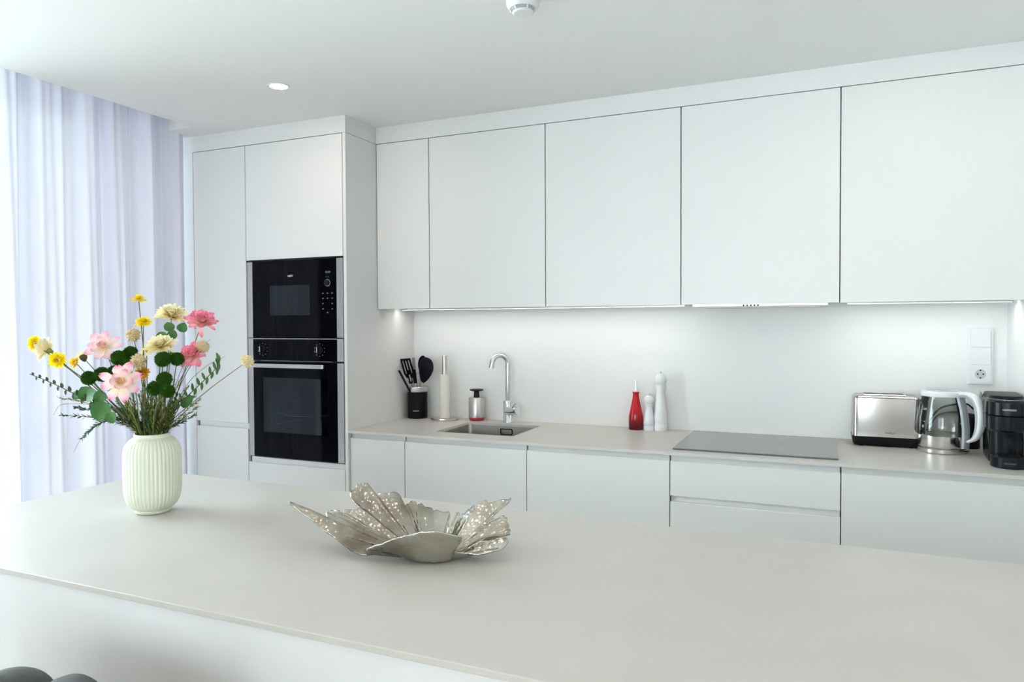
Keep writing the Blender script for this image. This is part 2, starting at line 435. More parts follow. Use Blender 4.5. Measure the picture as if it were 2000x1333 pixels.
# sink
t = thing('sink', 'undermounted stainless steel sink sunk into the back worktop below the tap', 'sink', ((s0+s1)/2, (sf+sb)/2, ZT-.012))
hw, hd = (s1-s0)/2+.002, (sb-sf)/2+.002
b = NB()
rings = []
for r_, z_, ins in ((.014, -.0005, 0), (.016, -.006, .001), (.03, -.165, .006), (.045, -.178, .018), (.05, -.18, .04)):
    rings.append([b.verts.new((x, y, z_)) for x, y in rrect(-hw+ins, hw-ins, -hd+ins, hd-ins, r_)])
flange = [b.verts.new((x, y, -.0005)) for x, y in rrect(-hw-.012, hw+.012, -hd-.012, hd+.012, .02)]
rings = [flange] + rings
for A, B in zip(rings, rings[1:]):
    for i in range(len(A)): b.faces.new((A[i], A[(i+1) % len(A)], B[(i+1) % len(A)], B[i]))
b.faces.new(rings[-1])
obj('basin', b, SINKM, t, smooth=True, auto=40)
b = NB(); lathe(b, [(0, .004), (.02, .004), (.024, .0025), (.042, .002), (.045, -.0003), (0, -.0003)], 32); obj('drain', b, CHROME, t, loc=(0, 0.02, -.1795), smooth=True, auto=40)
OVX, OVZ = .014, -.027
# overflow plate on the rear inner wall
b = NB(); 
ring = rrect(-.034, .034, -.016, .016, .008)
inn = rrect(-.029, .029, -.011, .011, .006)
A = [b.verts.new((x, 0, y)) for x, y in ring]; B = [b.verts.new((x, 0, y)) for x, y in inn]; A2 = [b.verts.new((x, -.003, y)) for x, y in ring]; B2 = [b.verts.new((x, -.003, y)) for x, y in inn]
nn = len(A)
for i in range(nn):
    j = (i+1) % nn
    b.faces.new((A[i], A[j], A2[j], A2[i])); b.faces.new((A2[i], A2[j], B2[j], B2[i])); b.faces.new((B2[i], B2[j], B[j], B[i]))
ov = obj('overflow_plate', b, BLACK, t, loc=(OVX, hd-.0035, OVZ))
b = NB(); box(b, -.018, .018, -.0025, 0, -.003, .003, .001, 1); obj('overflow_slot', b, SINKM, ov)

# wall cabinets
US = [0.0, .3044, .9095, 1.5181, 2.1265, XW-.0005]
UL = ['narrow white wall cabinet at the left end of the upper row',
      'white wall cabinet above the sink and tap',
      'white wall cabinet above the red oil bottle, left of the hood cabinet',
      'white wall cabinet above the hob holding the extractor hood',
      'white wall cabinet at the right end above toaster and kettle']
for i in range(5):
    x0, x1 = US[i], US[i+1]; cx = (x0+x1)/2
    t = thing('wall_cabinet', UL[i], 'cabinet', (cx, 0, ZU), group='white wall cabinets of the upper row')
    b = NB(); carcass(b, x0-cx+.0008, x1-cx-.0008, YU+.0215, -.001, .004, ZF-ZU, True); obj('cabinet_body', b, WHITE, t)
    door('door', x0-cx+(.0022 if i else .003), x1-cx-(.0022 if i < 4 else .001), 0, ZF-ZU, YU, t)
for x0, x1, side in ((.03, 1.50, 'left'), (2.16, 2.725, 'right')):
    t = thing('under_cabinet_light', 'long glowing light strip under the wall cabinets %s of the extractor hood' % side, 'light', ((x0+x1)/2, -.17, ZU+.004), group='light strips under the wall cabinets')
    L = (x1-x0)/2
    b = NB(); box(b, -L, L, -.009, -.0065, -.006, -.0002); box(b, -L, L, .0065, .009, -.006, -.0002); box(b, -L, L, -.0065, .0065, -.0012, -.0002); obj('housing', b, STEEL, t)
    b = NB(); box(b, -L+.001, L-.001, -.0063, .0063, -.0058, -.0013); obj('diffuser', b, LEDM, t)
# extractor hood
t = thing('extractor_hood', 'slim steel extractor hood edge under the cabinet above the hob', 'extractor hood', (1.8255, YU, ZU))
b = NB(); box(b, -.26, .26, .002, .30, -.010, .0035, .001, 1); obj('hood_body', b, STEELH, t)
b = NB(); box(b, -.24, .24, .06, .28, -.0125, -.0103, .0006, 1); obj('filter', b, STEEL, t)
for k in range(5):
    b = NB(); lathe(b, [(0, -.0015), (.0032, -.0015), (.0035, 0), (0, 0)], 12, Matrix.Rotation(PI/2, 4, 'X')); obj('button', b, BLACK, t, loc=(-.055+k*.014, .0018, -.006))

# hob
t = thing('induction_hob', 'flat black glass induction hob set on the back worktop', 'hob', (1.8207, -.288, ZT))
b = NB(); box(b, -.301, .301, -.255, .250, .0004, .0062, .0015, 2); obj('glass_plate', b, HOBM, t)
for x, y, r in ((-.16, -.1, .085), (-.16, .12, .07), (.16, -.1, .07), (.16, .12, .085)):
    b = NB()
    n = 48; A = [b.verts.new((r*math.cos(2*PI*i/n), r*math.sin(2*PI*i/n), .0001)) for i in range(n)]; B = [b.verts.new(((r-.0008)*math.cos(2*PI*i/n), (r-.0008)*math.sin(2*PI*i/n), .0001)) for i in range(n)]
    for i in range(n): b.faces.new((A[i], A[(i+1) % n], B[(i+1) % n], B[i]))
    obj('zone_marking', b, MARK, t, loc=(x, y, .0063))

# tall units
t = thing('tall_cabinet', 'tall white cabinet between the curtain and the built-in ovens', 'cabinet', (-.793, 0, 0))
x0, x1 = -.970+.793, -.616+.793
b = NB(); carcass(b, x0, x1-.001, YT+.045, -.002, .10, ZF); obj('cabinet_body', b, WHITE, t)
b = NB(); box(b, x0, x1-.001, YT+.07, YT+.085, 0, .0995); obj('plinth', b, WHITE, t)
door('door', x0+.0015, x1-.002, .899, ZF, YT, t)
d = door('door', x0+.0015, x1-.002, .105, .872, YT, t, lip=True)
b = NB(); box(b, x0+.010, x1-.003, YT+.0125, YT+.0195, .8665, .8985); obj('handle_channel', b, WHITE, d)

t = thing('oven_cabinet', 'tall white cabinet housing the microwave and the oven', 'cabinet', (-.3, 0, 0))
x0, x1 = -.616+.3, .3
b = NB()
box(b, x0, x0+.010, YT+.03, -.002, .10, ZF); box(b, x0+.01, x1-.018, -.02, -.002, .10, ZF)
box(b, x0+.010, x1-.018, YT+.03, -.02, .10, .116); box(b, x0+.010, x1-.018, YT+.03, -.02, ZF-.018, ZF)
box(b, x0+.010, x1-.018, YT+.03, -.02, 1.7285, 1.745); box(b, x0+.010, x1-.018, YT+.045, -.02, .716, .733)
obj('cabinet_body', b, WHITE, t)
b = NB(); box(b, x1-.0175, x1, YT, -.001, 0, ZF+.0015, .001, 1); obj('side_panel', b, WHITE, t)
b = NB(); box(b, x0, x1-.018, YT+.07, YT+.085, 0, .0995); obj('plinth', b, WHITE, t)
door('door', x0+.0018, x1-.0205, 1.7275, ZF, YT, t)
d = door('drawer', x0+.0018, x1-.0205, .105, .706, YT, t, lip=True)
b = NB(); box(b, x0+.011, x1-.022, YT+.0125, YT+.0195, .7005, .731); obj('handle_channel', b, WHITE, d)

# microwave, built in
AX0, AX1 = -.604, -.020
YA = YT-.004
t = thing('microwave', 'built-in black glass microwave above the oven', 'microwave', (-.312, YA, 1.338))
W2 = .292; H = .380
b = NB(); box(b, -W2+.01, W2-.01, .036, .40, .004, H-.004); obj('body', b, BLACK, t)
b = NB(); box(b, -W2, -W2+.030, 0, .035, 0, H, .001, 1); obj('steel_strip', b, STEEL, t, label='brushed steel strip at the left edge')
b = NB(); box(b, W2-.036, W2, 0, .035, 0, H, .001, 1); obj('steel_strip', b, STEEL, t, label='brushed steel strip at the right edge')
# door glass with window opening
gx0, gx1 = -W2+.0305, W2-.0365
wx0, wx1, wz0, wz1 = -.155, .097, .110, .258
b = NB(); frame_xz(b, gx0, .14, 0.001, H, wx0, wx1, wz0, wz1, .001, .02); obj('door', b, BLACKG, t)
b = NB(); box(b, .1405, gx1, .001, .035, 0.001, H); obj('control_panel', b, BLACKG, t)
b = NB(); box(b, wx0, wx1, .0025, .004, wz0, wz1); dw = obj('door_window', b, OVENGLASS, t)
b = NB(); box(b, wx0-.01, wx1+.01, .024, .035, wz0-.01, wz1+.01); obj('inner_lining', b, mat('dark_lining', (0.05, 0.05, 0.055), 0.5), t)
b = NB(); lathe(b, [(0, 0), (.015, 0), (.015, .010), (.0135, .012), (.012, .0105), (0, .0105)], 32, Matrix.Rotation(PI/2, 4, 'X'))
kn = obj('knob', b, BLACK, t, loc=(.203, .0008, .264), smooth=True, auto=35)
b = NB()
vs = []
lathe(b, [(.0150, .0), (.0175, .0), (.0175, .0015), (.0150, .0015), (.0150, .0)], 36, Matrix.Rotation(PI/2, 4, 'X')); obj('knob_ring', b, mat('ring_grey', (.45, .45, .46), .3, 1), t, loc=(.203, .0008, .264))
for (x, z) in [(.176, .214), (.203, .214), (.230, .214), (.176, .190), (.203, .190), (.230, .190), (.176, .165), (.230, .165), (.176, .139), (.230, .139)]:
    b = NB(); slab_poly(b, [(-.0045, -.0012), (-.0015, -.0012), (-.0015, -.003), (.0015, -.003), (.0015, -.0012), (.0045, -.0012), (.0045, .0012), (.0015, .0012), (.0015, .003), (-.0015, .003), (-.0015, .0012), (-.0045, .0012)], 0, .001)
    bmesh.ops.rotate(b, verts=b.verts, matrix=Matrix.Rotation(PI/2, 3, 'X')); obj('touch_button', b, MARK, t, loc=(x, .0008, z))
b = NB(); box(b, .199, .207, -.0002, .0008, .118, .124); obj('start_button', b, MARK, t)
b = NB(); box(b, .192, .214, -.0002, .0008, .2915, .2930); obj('dial_line', b, MARK, t)
letters('clock_display', '88:88', MARK, t, (.206, .0006, .315), .014)
letters('maker_logo', 'NEFF', LETTER, t, (-.020, .0006, .303), .0145, label='pale maker lettering')
b = NB(); box(b, -.3, W2+.003, .001, .012, H+.0005, H+.0065); obj('dark_gap_strip', b, BLACK, t)  # black strip standing in for the dark gap above the microwave

# oven, built in
t = thing('oven', 'built-in black glass oven with steel bar handle below the microwave', 'oven', (-.312, YA, .738))
H = .595
b = NB(); box(b, -W2+.01, W2-.01, .30, .50, .010, H-.006); box(b, -W2+.01, -.22, .036, .30, .01, H-.006); box(b, .22, W2-.01, .036, .30, .01, H-.006); box(b, -.22, .22, .036, .30, .01, .06); box(b, -.22, .22, .036, .30, .40, H-.006)
obj('body', b, mat('enamel_dark', (0.05, 0.06, 0.065), 0.35), t)
for sx, a, c, lab in ((0, -W2, -W2+.030, 'left'), (1, W2-.036, W2, 'right')):
    for z0, z1 in ((0, .478), (.486, H)):
        b = NB(); box(b, a, c, 0, .035, z0, z1, .001, 1); obj('steel_strip', b, STEEL, t, label='brushed steel strip at the %s edge' % lab)
b = NB(); box(b, gx0, gx1, .001, .035, .487, H-.003); obj('control_panel', b, BLACKG, t)
b = NB(); box(b, -W2, W2, .0005, .03, H-.0025, H+.001); obj('top_edge_strip', b, STEEL, t, label='thin steel strip between oven and microwave')
wx0, wx1, wz0, wz1 = -.205, .200, .125, .400
b = NB(); frame_xz(b, gx0, gx1, .001, .479, wx0, wx1, wz0, wz1, .001, .03); od = obj('door', b, BLACKG, t)
b = NB(); box(b, wx0, wx1, .003, .006, wz0, wz1); obj('door_window', b, OVENGLASS, od)
b = NB(); box(b, -.255, .205, -.045, -.033, .452, .472, .002, 2); hd_ = obj('handle', b, STEELH, od, label='flat brushed steel bar handle')
for x in (-.235, .186):
    b = NB(); box(b, x-.008, x+.008, -.033, .001, .455, .469, .001, 1); obj('handle_mount', b, BLACK, hd_)
for x in (-.200, .153):
    b = NB(); lathe(b, [(0, 0), (.019, 0), (.0185, .004), (.0165, .006), (0, .006)], 36, Matrix.Rotation(PI/2, 4, 'X')); k = obj('knob', b, BLACK, t, loc=(x, .0008, .541), smooth=True, auto=35)
    b = NB(); box(b, -.005, .005, -.022, -.006, -.017, .017, .002, 2); obj('knob_grip', b, BLACK, k)
    b = NB(); box(b, -.0014, .0014, -.0232, -.0222, -.012, .015); obj('knob_pointer', b, LETTER, k)
    b = NB()
    for a in range(10):
        an = a*2*PI/10+.3; cx_, cz_ = .030*math.cos(an), .030*math.sin(an)
        box(b, cx_-.0022, cx_+.0022, -.0004, .0, cz_-.0018, cz_+.0018)
    obj('dial_markings', b, MARK, t, loc=(x, .001, .541))
b = NB(); box(b, gx0+.05, gx1-.03, -.0015, .001, .4835, .4855); obj('vent_slot', b, MARK, t)
b = NB()
for z in (.205,):
    tube(b, [(-.20, .05, z+.010), (-.12, .05, z+.010), (-.10, .05, z), (.09, .05, z), (.11, .05, z+.010), (.20, .05, z+.010)], .0025, 6)
    tube(b, [(-.20, .27, z+.010), (.20, .27, z+.010)], .0025, 6)
    for i in range(14):
        x = -.19+i*.029; tube(b, [(x, .055, z+.008), (x, .27, z+.012)], .0012, 5)
obj('oven_rack', b, CHROME, t)
for x in (-.212, .212):
    b = NB()
    for z in (.15, .26, .30, .34): tube(b, [(x, .06, z), (x, .28, z)], .0025, 6)
    tube(b, [(x, .06, .14), (x, .06, .36)], .0025, 6)
    obj('shelf_support', b, CHROME, t)

# ---------------------------------------------------------------- kitchen island
IX0, IX1, IY0, IY1 = -.025, 2.62, -2.47, -1.638
t = thing('kitchen_island', 'white panelled kitchen island in the foreground', 'island', ((IX0+IX1)/2, (IY0+IY1)/2, 0))
cx, cy = (IX0+IX1)/2, (IY0+IY1)/2
b = NB(); box(b, IX0+.02-cx, IX1-.02-cx, IY0+.024-cy, IY1-.02-cy, .08, .8875); obj('island_body', b, WHITE, t)
b = NB(); box(b, IX0+.002-cx, IX1-.002-cx, IY0+.004-cy, IY0+.022-cy, 0.0, .8875, .001, 1); obj('front_panel', b, WHITE, t)
b = NB(); box(b, IX0+.05-cx, IX1-.05-cx, IY0+.03-cy, IY1-.07-cy, 0, .0795); obj('plinth', b, WHITE, t)
b = NB(); box(b, IX0, IX1, IY0, IY1, .888, .900, .0018, 2)
tag(obj('island_worktop', b, STONE), 'large pale grey stone slab topping the foreground island', 'worktop')

# ---------------------------------------------------------------- curtain
def curtain(name, y0, y1, x, ztop, zbot, m, label, group=None, seed=3, amp=.035, axis='y', n=420, flare=0):
    rnd = random.Random(seed)
    L = y1-y0; ph = []; y = y0
    ks = [y0]
    while y < y1: y += rnd.uniform(.045, .10); ks.append(y)
    am = [rnd.uniform(.4, 1.1) for _ in ks]
    b = NB(); rows = 30; grid = []
    for r in range(rows+1):
        f = r/rows; z = ztop + (zbot-ztop)*f; row = []
        for i in range(n+1):
            yy = y0 + L*i/n
            k = max(j for j in range(len(ks)) if ks[j] <= yy+1e-9); k = min(k, len(ks)-2)
            u = (yy-ks[k])/(ks[k+1]-ks[k])
            s = (1 if k % 2 else -1)*math.sin(PI*u)
            a = amp*(am[k])*(.55+.75*f)*s
            a += .010*math.sin(yy*61+f*2.2+seed)+.005*math.sin(yy*133-f*3.1)
            sh = .012*f*math.sin(yy*9+seed) - flare*f*f*max(0, 1-(y1-yy)/.25)*-1
            p = (x+a, yy+sh, z) if axis == 'y' else (yy+sh, x+a, z)
            row.append(b.verts.new(p))
        grid.append(row)
    for A, B in zip(grid, grid[1:]):
        for i in range(n): b.faces.new((A[i], A[i+1], B[i+1], B[i]))
    return tag(obj(name, b, m, smooth=True, fix=False), label, 'curtain', group)
curtain('sheer_curtain', -1.66, -.640, -.985, 2.615, .012, CURT, 'pleated white sheer curtain hanging at the left window', seed=5, flare=.02, amp=.045)
curtain('sheer_curtain', -6.6, -2.9, -.985, 2.615, .012, CURT, 'unseen added sheer curtain dimming the left window behind the camera', seed=15, n=500)  # out of view, added to dim daylight reaching the island front
curtain('sheer_curtain', -.9, 1.5, YR+.12, 2.38, .012, CURTR, 'wide sheer curtain across the rear window', seed=8, axis='x', n=300)
b = NB(); box(b, XL+.22, XL+.26, -6.6, -.76, 2.6, 2.6195); struct('trim_4', b, WHITEP)
b = NB(); box(b, XW-.04, XW-.001, -4.9, -3.9, 0, 2.15, .003, 1); struct('added_door_1', b, WOODD)  # unseen wood door, added for a brown reflection in the toaster

# ---------------------------------------------------------------- ceiling fittings
for k, (x, y, lab) in enumerate([(-.004, -1.049, 'round recessed ceiling spotlight glowing white near the curtain'), (2.45, -1.049, 'unseen added ceiling spotlight above the coffee machine corner'),
        (-.004, -3.0, 'unseen added ceiling spotlight behind the island on the left'), (1.22, -3.0, 'unseen added ceiling spotlight behind the island in the middle'), (2.45, -3.0, 'unseen added ceiling spotlight behind the island on the right')]):  # first is in view; the unseen rest are added to brighten the room
    t = thing('ceiling_downlight', lab, 'light', (x, y, ZC), group='recessed ceiling spotlights')
    b = NB(); lathe(b, [(.036, -.0005), (.0365, -.003), (.044, -.003), (.0445, -.0005)], 48); obj('trim_ring', b, WHITEP, t, smooth=True, auto=30)
    b = NB(); lathe(b, [(0, -.0015), (.0358, -.0015), (.0358, -.0004), (0, -.0004)], 48); obj('lens', b, LAMPM, t)
    l = bpy.data.lights.new('spotlight_beam', 'AREA'); l.shape = 'DISK'; l.size = .07; l.energy = 1.35; l.color = (1.0, .78, .64)
    lo = bpy.data.objects.new('spotlight_beam', l); COL.objects.link(lo); lo.location = (0, 0, -.004); lo.parent = t
t = thing('smoke_detector', 'white round smoke detector on the ceiling at the top edge', 'smoke detector', (1.232, -1.392, ZC))
b = NB(); lathe(b, [(0, 0), (.050, 0), (.0505, -.028), (.048, -.036), (.040, -.044), (.0395, -.0435), (0, -.0435)], 56); obj('housing', b, WHITEP, t, smooth=True, auto=35)
b = NB(); lathe(b, [(0, -.0440), (.034, -.0440), (.034, -.0505), (0, -.0505)], 56); obj('sensor_core', b, GREYP, t)
b = NB(); lathe(b, [(0, -.0508), (.032, -.0508), (.0325, -.054), (.028, -.0575), (0, -.058)], 56); obj('cap', b, WHITEP, t, smooth=True, auto=35)
for k in range(6):
    a = 2*PI*k/6+.25
    b = NB(); tube(b, [(.0385*math.cos(a), .0385*math.sin(a), -.0435), (.034*math.cos(a), .034*math.sin(a), -.052)], .0026, 8)
    obj('slot_rib', b, WHITEP, t)

# ---------------------------------------------------------------- wall socket
t = thing('wall_socket', 'vertical white three-gang wall plate with a round power socket at the bottom', 'socket', (2.652, 0, 1.262))
b = NB(); box(b, -.0435, .0435, -.009, -.0005, -.1145, .1145, .003, 2); obj('plate', b, WHITEP, t)
for k, z in enumerate((.072, 0)):
    b = NB(); box(b, -.0345, .0345, -.0125, -.0092, z-.0345, z+.0345, .0015, 2); obj('blank_cover', b, WHITEP, t)
b = NB()
plate_hole(b, [(-.0345, -.0345), (.0345, -.0345), (.0345, .0345), (-.0345, .0345)], [(.0195*math.cos(2*PI*i/32-PI/2), .0195*math.sin(2*PI*i/32-PI/2)) for i in range(32)], 0, .0033)
bmesh.ops.rotate(b, verts=b.verts, matrix=Matrix.Rotation(PI/2, 3, 'X')); si = obj('socket_insert', b, WHITEP, t, loc=(0, -.0092, -.072))
b = NB(); lathe(b, [(0, 0), (.0193, 0), (.0193, .0006), (0, .0006)], 32, Matrix.Rotation(PI/2, 4, 'X')); obj('socket_well', b, mat('socket_grey', (.55, .56, .57), .4), si)
for x, z in ((-.0095, 0), (.0095, 0), (0, .0155), (0, -.0155)):
    b = NB(); lathe(b, [(0, 0), (.0030, 0), (.0030, .0006), (0, .0006)], 12, Matrix.Rotation(PI/2, 4, 'X')); obj('contact_hole', b, BLACK, si, loc=(x, -.0008, z))

# ---------------------------------------------------------------- tap
t = thing('kitchen_tap', 'chrome gooseneck kitchen tap behind the sink', 'tap', (.592, -.062, ZT))
b = NB(); lathe(b, [(0, 0), (.0255, 0), (.0255, .004), (.0245, .006), (.0245, .108), (.0225, .111), (0, .111)], 40); obj('tap_body', b, CHROME, t, smooth=True, auto=35)
b = NB()
P = [(0, 0, .100), (0, 0, .18), (0, 0, .30)]
R_ = .042
dirx, diry = -.75, -.66
for k in range(1, 15):
    a = math.radians(k*11.8); d_ = R_*(1-math.cos(a)); P.append((dirx*d_, diry*d_, .30+R_*math.sin(a)*1.05))
P.append((P[-1][0]+dirx*.004, P[-1][1]+diry*.004, P[-1][2]-.022))
sp = obj('spout', (tube(b, P, .0135, 20), b)[1], CHROME, t, smooth=True, auto=40)
b = NB(); e = Vector(P[-1]); d = (e-Vector(P[-2])).normalized(); tube(b, [e-d*.004, e+d*.010], .0148, 20); obj('aerator', b, CHROME, sp, smooth=True, auto=40)
b = NB(); tube(b, [(0, -.018, .058), (.035, -.034, .060), (.062, -.044, .066)], [.020, .019, .018], 24)
lv = obj('cartridge', b, CHROME, t, smooth=True, auto=40)
b = NB(); tube(b, [(.0625, -.0442, .066), (.073, -.048, .068)], [.023, .021], 28); obj('lever_cap', b, CHROME, lv, smooth=True, auto=40)
b = NB(); tube(b, [(.040, -.036, .078), (.052, -.044, .094), (.070, -.056, .108)], [.004, .004, .0035], 10); obj('lever', b, CHROME, lv, smooth=True)

# ---------------------------------------------------------------- utensils in their holder
HX, HY = .068, -.082
t = thing('utensil_holder', 'black cylindrical utensil holder with steel rim in the corner', 'utensil holder', (HX, HY, ZT))
b = NB(); lathe(b, [(0, 0), (.050, 0), (.0525, .003), (.0525, .142), (.049, .142), (.049, .006), (0, .006)], 56); obj('canister', b, BLACKR, t, smooth=True, auto=35)
b = NB(); lathe(b, [(.0527, .1425), (.0535, .144), (.0535, .168), (.052, .170), (.050, .170), (.0495, .168), (.0495, .1425), (.0527, .1425)], 56); obj('rim_band', b, mat('satin_silver', (.70, .72, .73), .3, 1), t, smooth=True, auto=35, label='satin silver rim band')
letters('maker_lettering', 'BODUM', LETTER, t, (.020, -.0500, .043), .0085, rot=(PI/2, 0, math.radians(22)))
def utensil(name, label, base, tip, build, m=BLACKR, group='kitchen utensils standing in the black holder'):
    base, tip = Vector(base), Vector(tip)
    t = thing(name, label, 'utensil', (HX+base.x, HY+base.y, ZT+base.z), group=group)
    build(t, tip-base)
    return t
def axes(d, side=Vector((1, -.25, 0))):
    zz = d.normalized(); xx = (side - zz*side.dot(zz)).normalized(); yy = zz.cross(xx)
    return Matrix((xx, yy, zz)).transposed().to_4x4()
def flat_head(pts, th, mtx, holes=()):
    """outline [(x,z)] with slots cut as separate bridges; curved thin plate"""
    b = NB()
    for part in pts:
        A = [b.verts.new((x, -th/2, z)) for x, z in part]; B = [b.verts.new((x, th/2, z)) for x, z in part]
        n = len(part)
        for i in range(n): b.faces.new((A[i], A[(i+1) % n], B[(i+1) % n], B[i]))
        b.faces.new(list(reversed(A))); b.faces.new(B)
    bmesh.ops.transform(b, matrix=mtx, verts=b.verts)
    return b
def turner(t, d):
    m = axes(d); L = d.length
    b = NB(); tube(b, [Vector((0, 0, 0)), d*.72], [.006, .005], 10); obj('handle', b, STEEL, t)
    z0, z1 = L*.66, L
    w0, w1 = .028, .040
    parts = [[(-w0, z0), (w0, z0), (w1, z0+.025), (-w1, z0+.025)], [(-w1, z1-.012), (w1, z1-.012), (w1, z1), (-w1, z1)]]
    for k in range(4):
        xx = -w1+.0 + k*(2*w1-.0135)/3; parts.append([(xx, z0+.025), (xx+.0135, z0+.025), (xx+.0135, z1-.012), (xx, z1-.012)])
    obj('slotted_blade', flat_head(parts, .003, m), BLACKR, t)
utensil('slotted_turner', 'black slotted turner leaning left in the utensil holder', (.015, .015, .015), (-.034, -.070, .322), turner)
def slotspoon(t, d):
    m = axes(d); L = d.length
    b = NB(); tube(b, [Vector((0, 0, 0)), d*.75], [.006, .005], 10); obj('handle', b, STEEL, t)
    b = NB(); n = 24; c = L-.045
    O = []; I = []
    for r, lst in ((1, O), (.55, I)):
        for i in range(n):
            a = 2*PI*i/n; lst.append((r*.033*math.cos(a), .006*(1-r), c+r*.045*math.sin(a)))
    Av = [b.verts.new(p) for p in O]; Bv = [b.verts.new(p) for p in I]
    for i in range(n): b.faces.new((Av[i], Av[(i+1) % n], Bv[(i+1) % n], Bv[i]))
    for i in range(0, n//2, 2):   # bars across the opening
        if i % 4 == 0 and i: b.faces.new((Bv[i], Bv[i+1], Bv[n-i-1], Bv[n-i]))
    bmesh.ops.solidify(b, geom=b.faces[:], thickness=.0025)
    bmesh.ops.transform(b, matrix=m, verts=b.verts); obj('slotted_bowl', b, BLACKR, t)
utensil('slotted_spoon', 'black slotted spoon standing behind the silver peeler', (-.015, .015, .015), (.022, .026, .335), slotspoon)
def ladle(t, d):
    m = axes(d); L = d.length
    b = NB(); tube(b, [Vector((0, 0, 0)), d*.62], [.006, .006], 10); obj('handle', b, STEEL, t)
    b = NB(); c = L-.058
    rings = []
    for k in range(13):
        f = k/12; a = PI*f
        z = c - .058*1.45*math.cos(a) if f < .5 else c-.056*math.cos(a)
        wd = .055*math.sin(a)**.8 if 0 < f < 1 else .006
        if f < .5: wd = max(wd*(.45+1.1*f), .010)
        ring = []
        for j in range(9):
            s = -1+2*j/8
            ring.append(b.verts.new((wd*s, .020*(1-s*s)*math.sin(a), z)))
        rings.append(ring)
    for A, B in zip(rings, rings[1:]):
        for j in range(8): b.faces.new((A[j], A[j+1], B[j+1], B[j]))
    bmesh.ops.solidify(b, geom=b.faces[:], thickness=.003)
    bmesh.ops.transform(b, matrix=m @ Matrix.Rotation(PI, 4, 'Z'), verts=b.verts); obj('spoon_bowl', b, NAVY, t, smooth=True, auto=40, label='large navy black spoon bowl')
utensil('serving_spoon', 'large navy black solid spoon leaning right in the holder', (-.01, -.012, .015), (.086, -.030, .328), ladle)
def peeler(t, d):
    m = axes(d); L = d.length
    b = NB(); box(b, -.011, .011, -.003, .003, 0, L*.92, .0028, 2); bmesh.ops.transform(b, matrix=m, verts=b.verts); h = obj('handle', b, mat('satin_handle', (.38, .44, .47), .35, .6), t)
    b = NB(); n = 16; tube(b, [Vector((.006*math.cos(2*PI*i/n), 0, L*.92+.012+.013*math.sin(2*PI*i/n))) for i in range(n+1)], .0014, 6, cap=False); bmesh.ops.transform(b, matrix=m, verts=b.verts); obj('hanging_ring', b, CHROME, h)
utensil('peeler', 'silver grey handled utensil with hanging ring at the top', (.02, -.02, .015), (-.020, -.012, .352), peeler)
def tongs(t, d):
    m = axes(d); L = d.length
    for s in (-1, 1):
        b = NB(); tube(b, [Vector((s*.004, 0, 0)), Vector((s*.010, 0, L*.5)), Vector((s*.017, 0, L*.74))], .0022, 8); bmesh.ops.transform(b, matrix=m, verts=b.verts); a = obj('arm', b, CHROME, t)
        b = NB(); box(b, s*.017-.012, s*.017+.012, -.004, .004, L*.70, L, .003, 2); bmesh.ops.transform(b, matrix=m, verts=b.verts); obj('nylon_tip', b, BLACKR, a)
utensil('tongs', 'black tipped tongs in front in the utensil holder', (.018, -.030, .015), (-.012, -.042, .262), tongs)
def spreader(t, d):
    m = axes(d); L = d.length
    b = NB(); box(b, -.006, .006, -.004, .004, L*.5, L, .003, 2); bmesh.ops.transform(b, matrix=m, verts=b.verts); obj('handle', b, BLACKR, t)
    b = NB(); tube(b, [Vector((0, 0, 0)), d*.52], .003, 8); obj('shaft', b, CHROME, t)
utensil('pizza_wheel', 'short black handled utensil leaning far left over the rim', (.02, .01, .02), (-.050, -.105, .262), spreader)
def whisk(t, d):
    m = axes(d); L = d.length
    b = NB(); tube(b, [Vector((0, 0, 0)), d*.55], .0055, 10); obj('handle', b, STEEL, t)
    b = NB()
    for k in range(5):
        a = PI*k/5
        pts = []
        for i in range(15):
            th = PI*i/14; r = .020*math.sin(th)**.8 if 0 < i < 14 else 0.002
            z = L*.55 + (L*.45)*(i/7 if i <= 7 else (14-i)/7)
            sgn = 1 if i <= 7 else -1
            rr = .020*math.sin(PI*(i/7 if i <= 7 else (14-i)/7)*.62)
            pts.append(Vector((sgn*rr*math.cos(a) if i != 7 else 0, sgn*rr*math.sin(a) if i != 7 else 0, z)))
        tube(b, pts, .0009, 5, cap=False)
    bmesh.ops.transform(b, matrix=m, verts=b.verts); obj('wire_head', b, CHROME, t)
utensil('whisk', 'small wire whisk at the right side of the utensil holder', (-.01, -.02, .02), (.010, -.030, .250), whisk)

# ---------------------------------------------------------------- paper towel
RX, RY = .242, -.095
t = thing('paper_towel_stand', 'steel upright paper towel stand with round base', 'paper towel stand', (RX, RY, ZT))
b = NB(); lathe(b, [(0, 0), (.072, 0), (.075, .003), (.075, .008), (.072, .0105), (0, .0105)], 64); obj('base', b, POLISH, t, smooth=True, auto=35)
b = NB(); lathe(b, [(0, .0107), (.0125, .0107), (.0125, .338), (.011, .340), (0, .340)], 32); obj('pole', b, STEEL, t, smooth=True, auto=35)
b = NB()
def sq(a, z): return 1 + .025*math.sin(3*a+z*30) + .012*math.sin(5*a)
lathe(b, [(.0132, 0), (.027, 0), (.0275, .12), (.0265, .228), (.0132, .228), (.0132, 0)], 40, mod=sq)
tag(obj('paper_roll', b, PAPER, loc=(RX, RY, ZT+.0112), smooth=True, auto=50), 'nearly used up cream paper towel roll on the steel stand', 'paper roll')

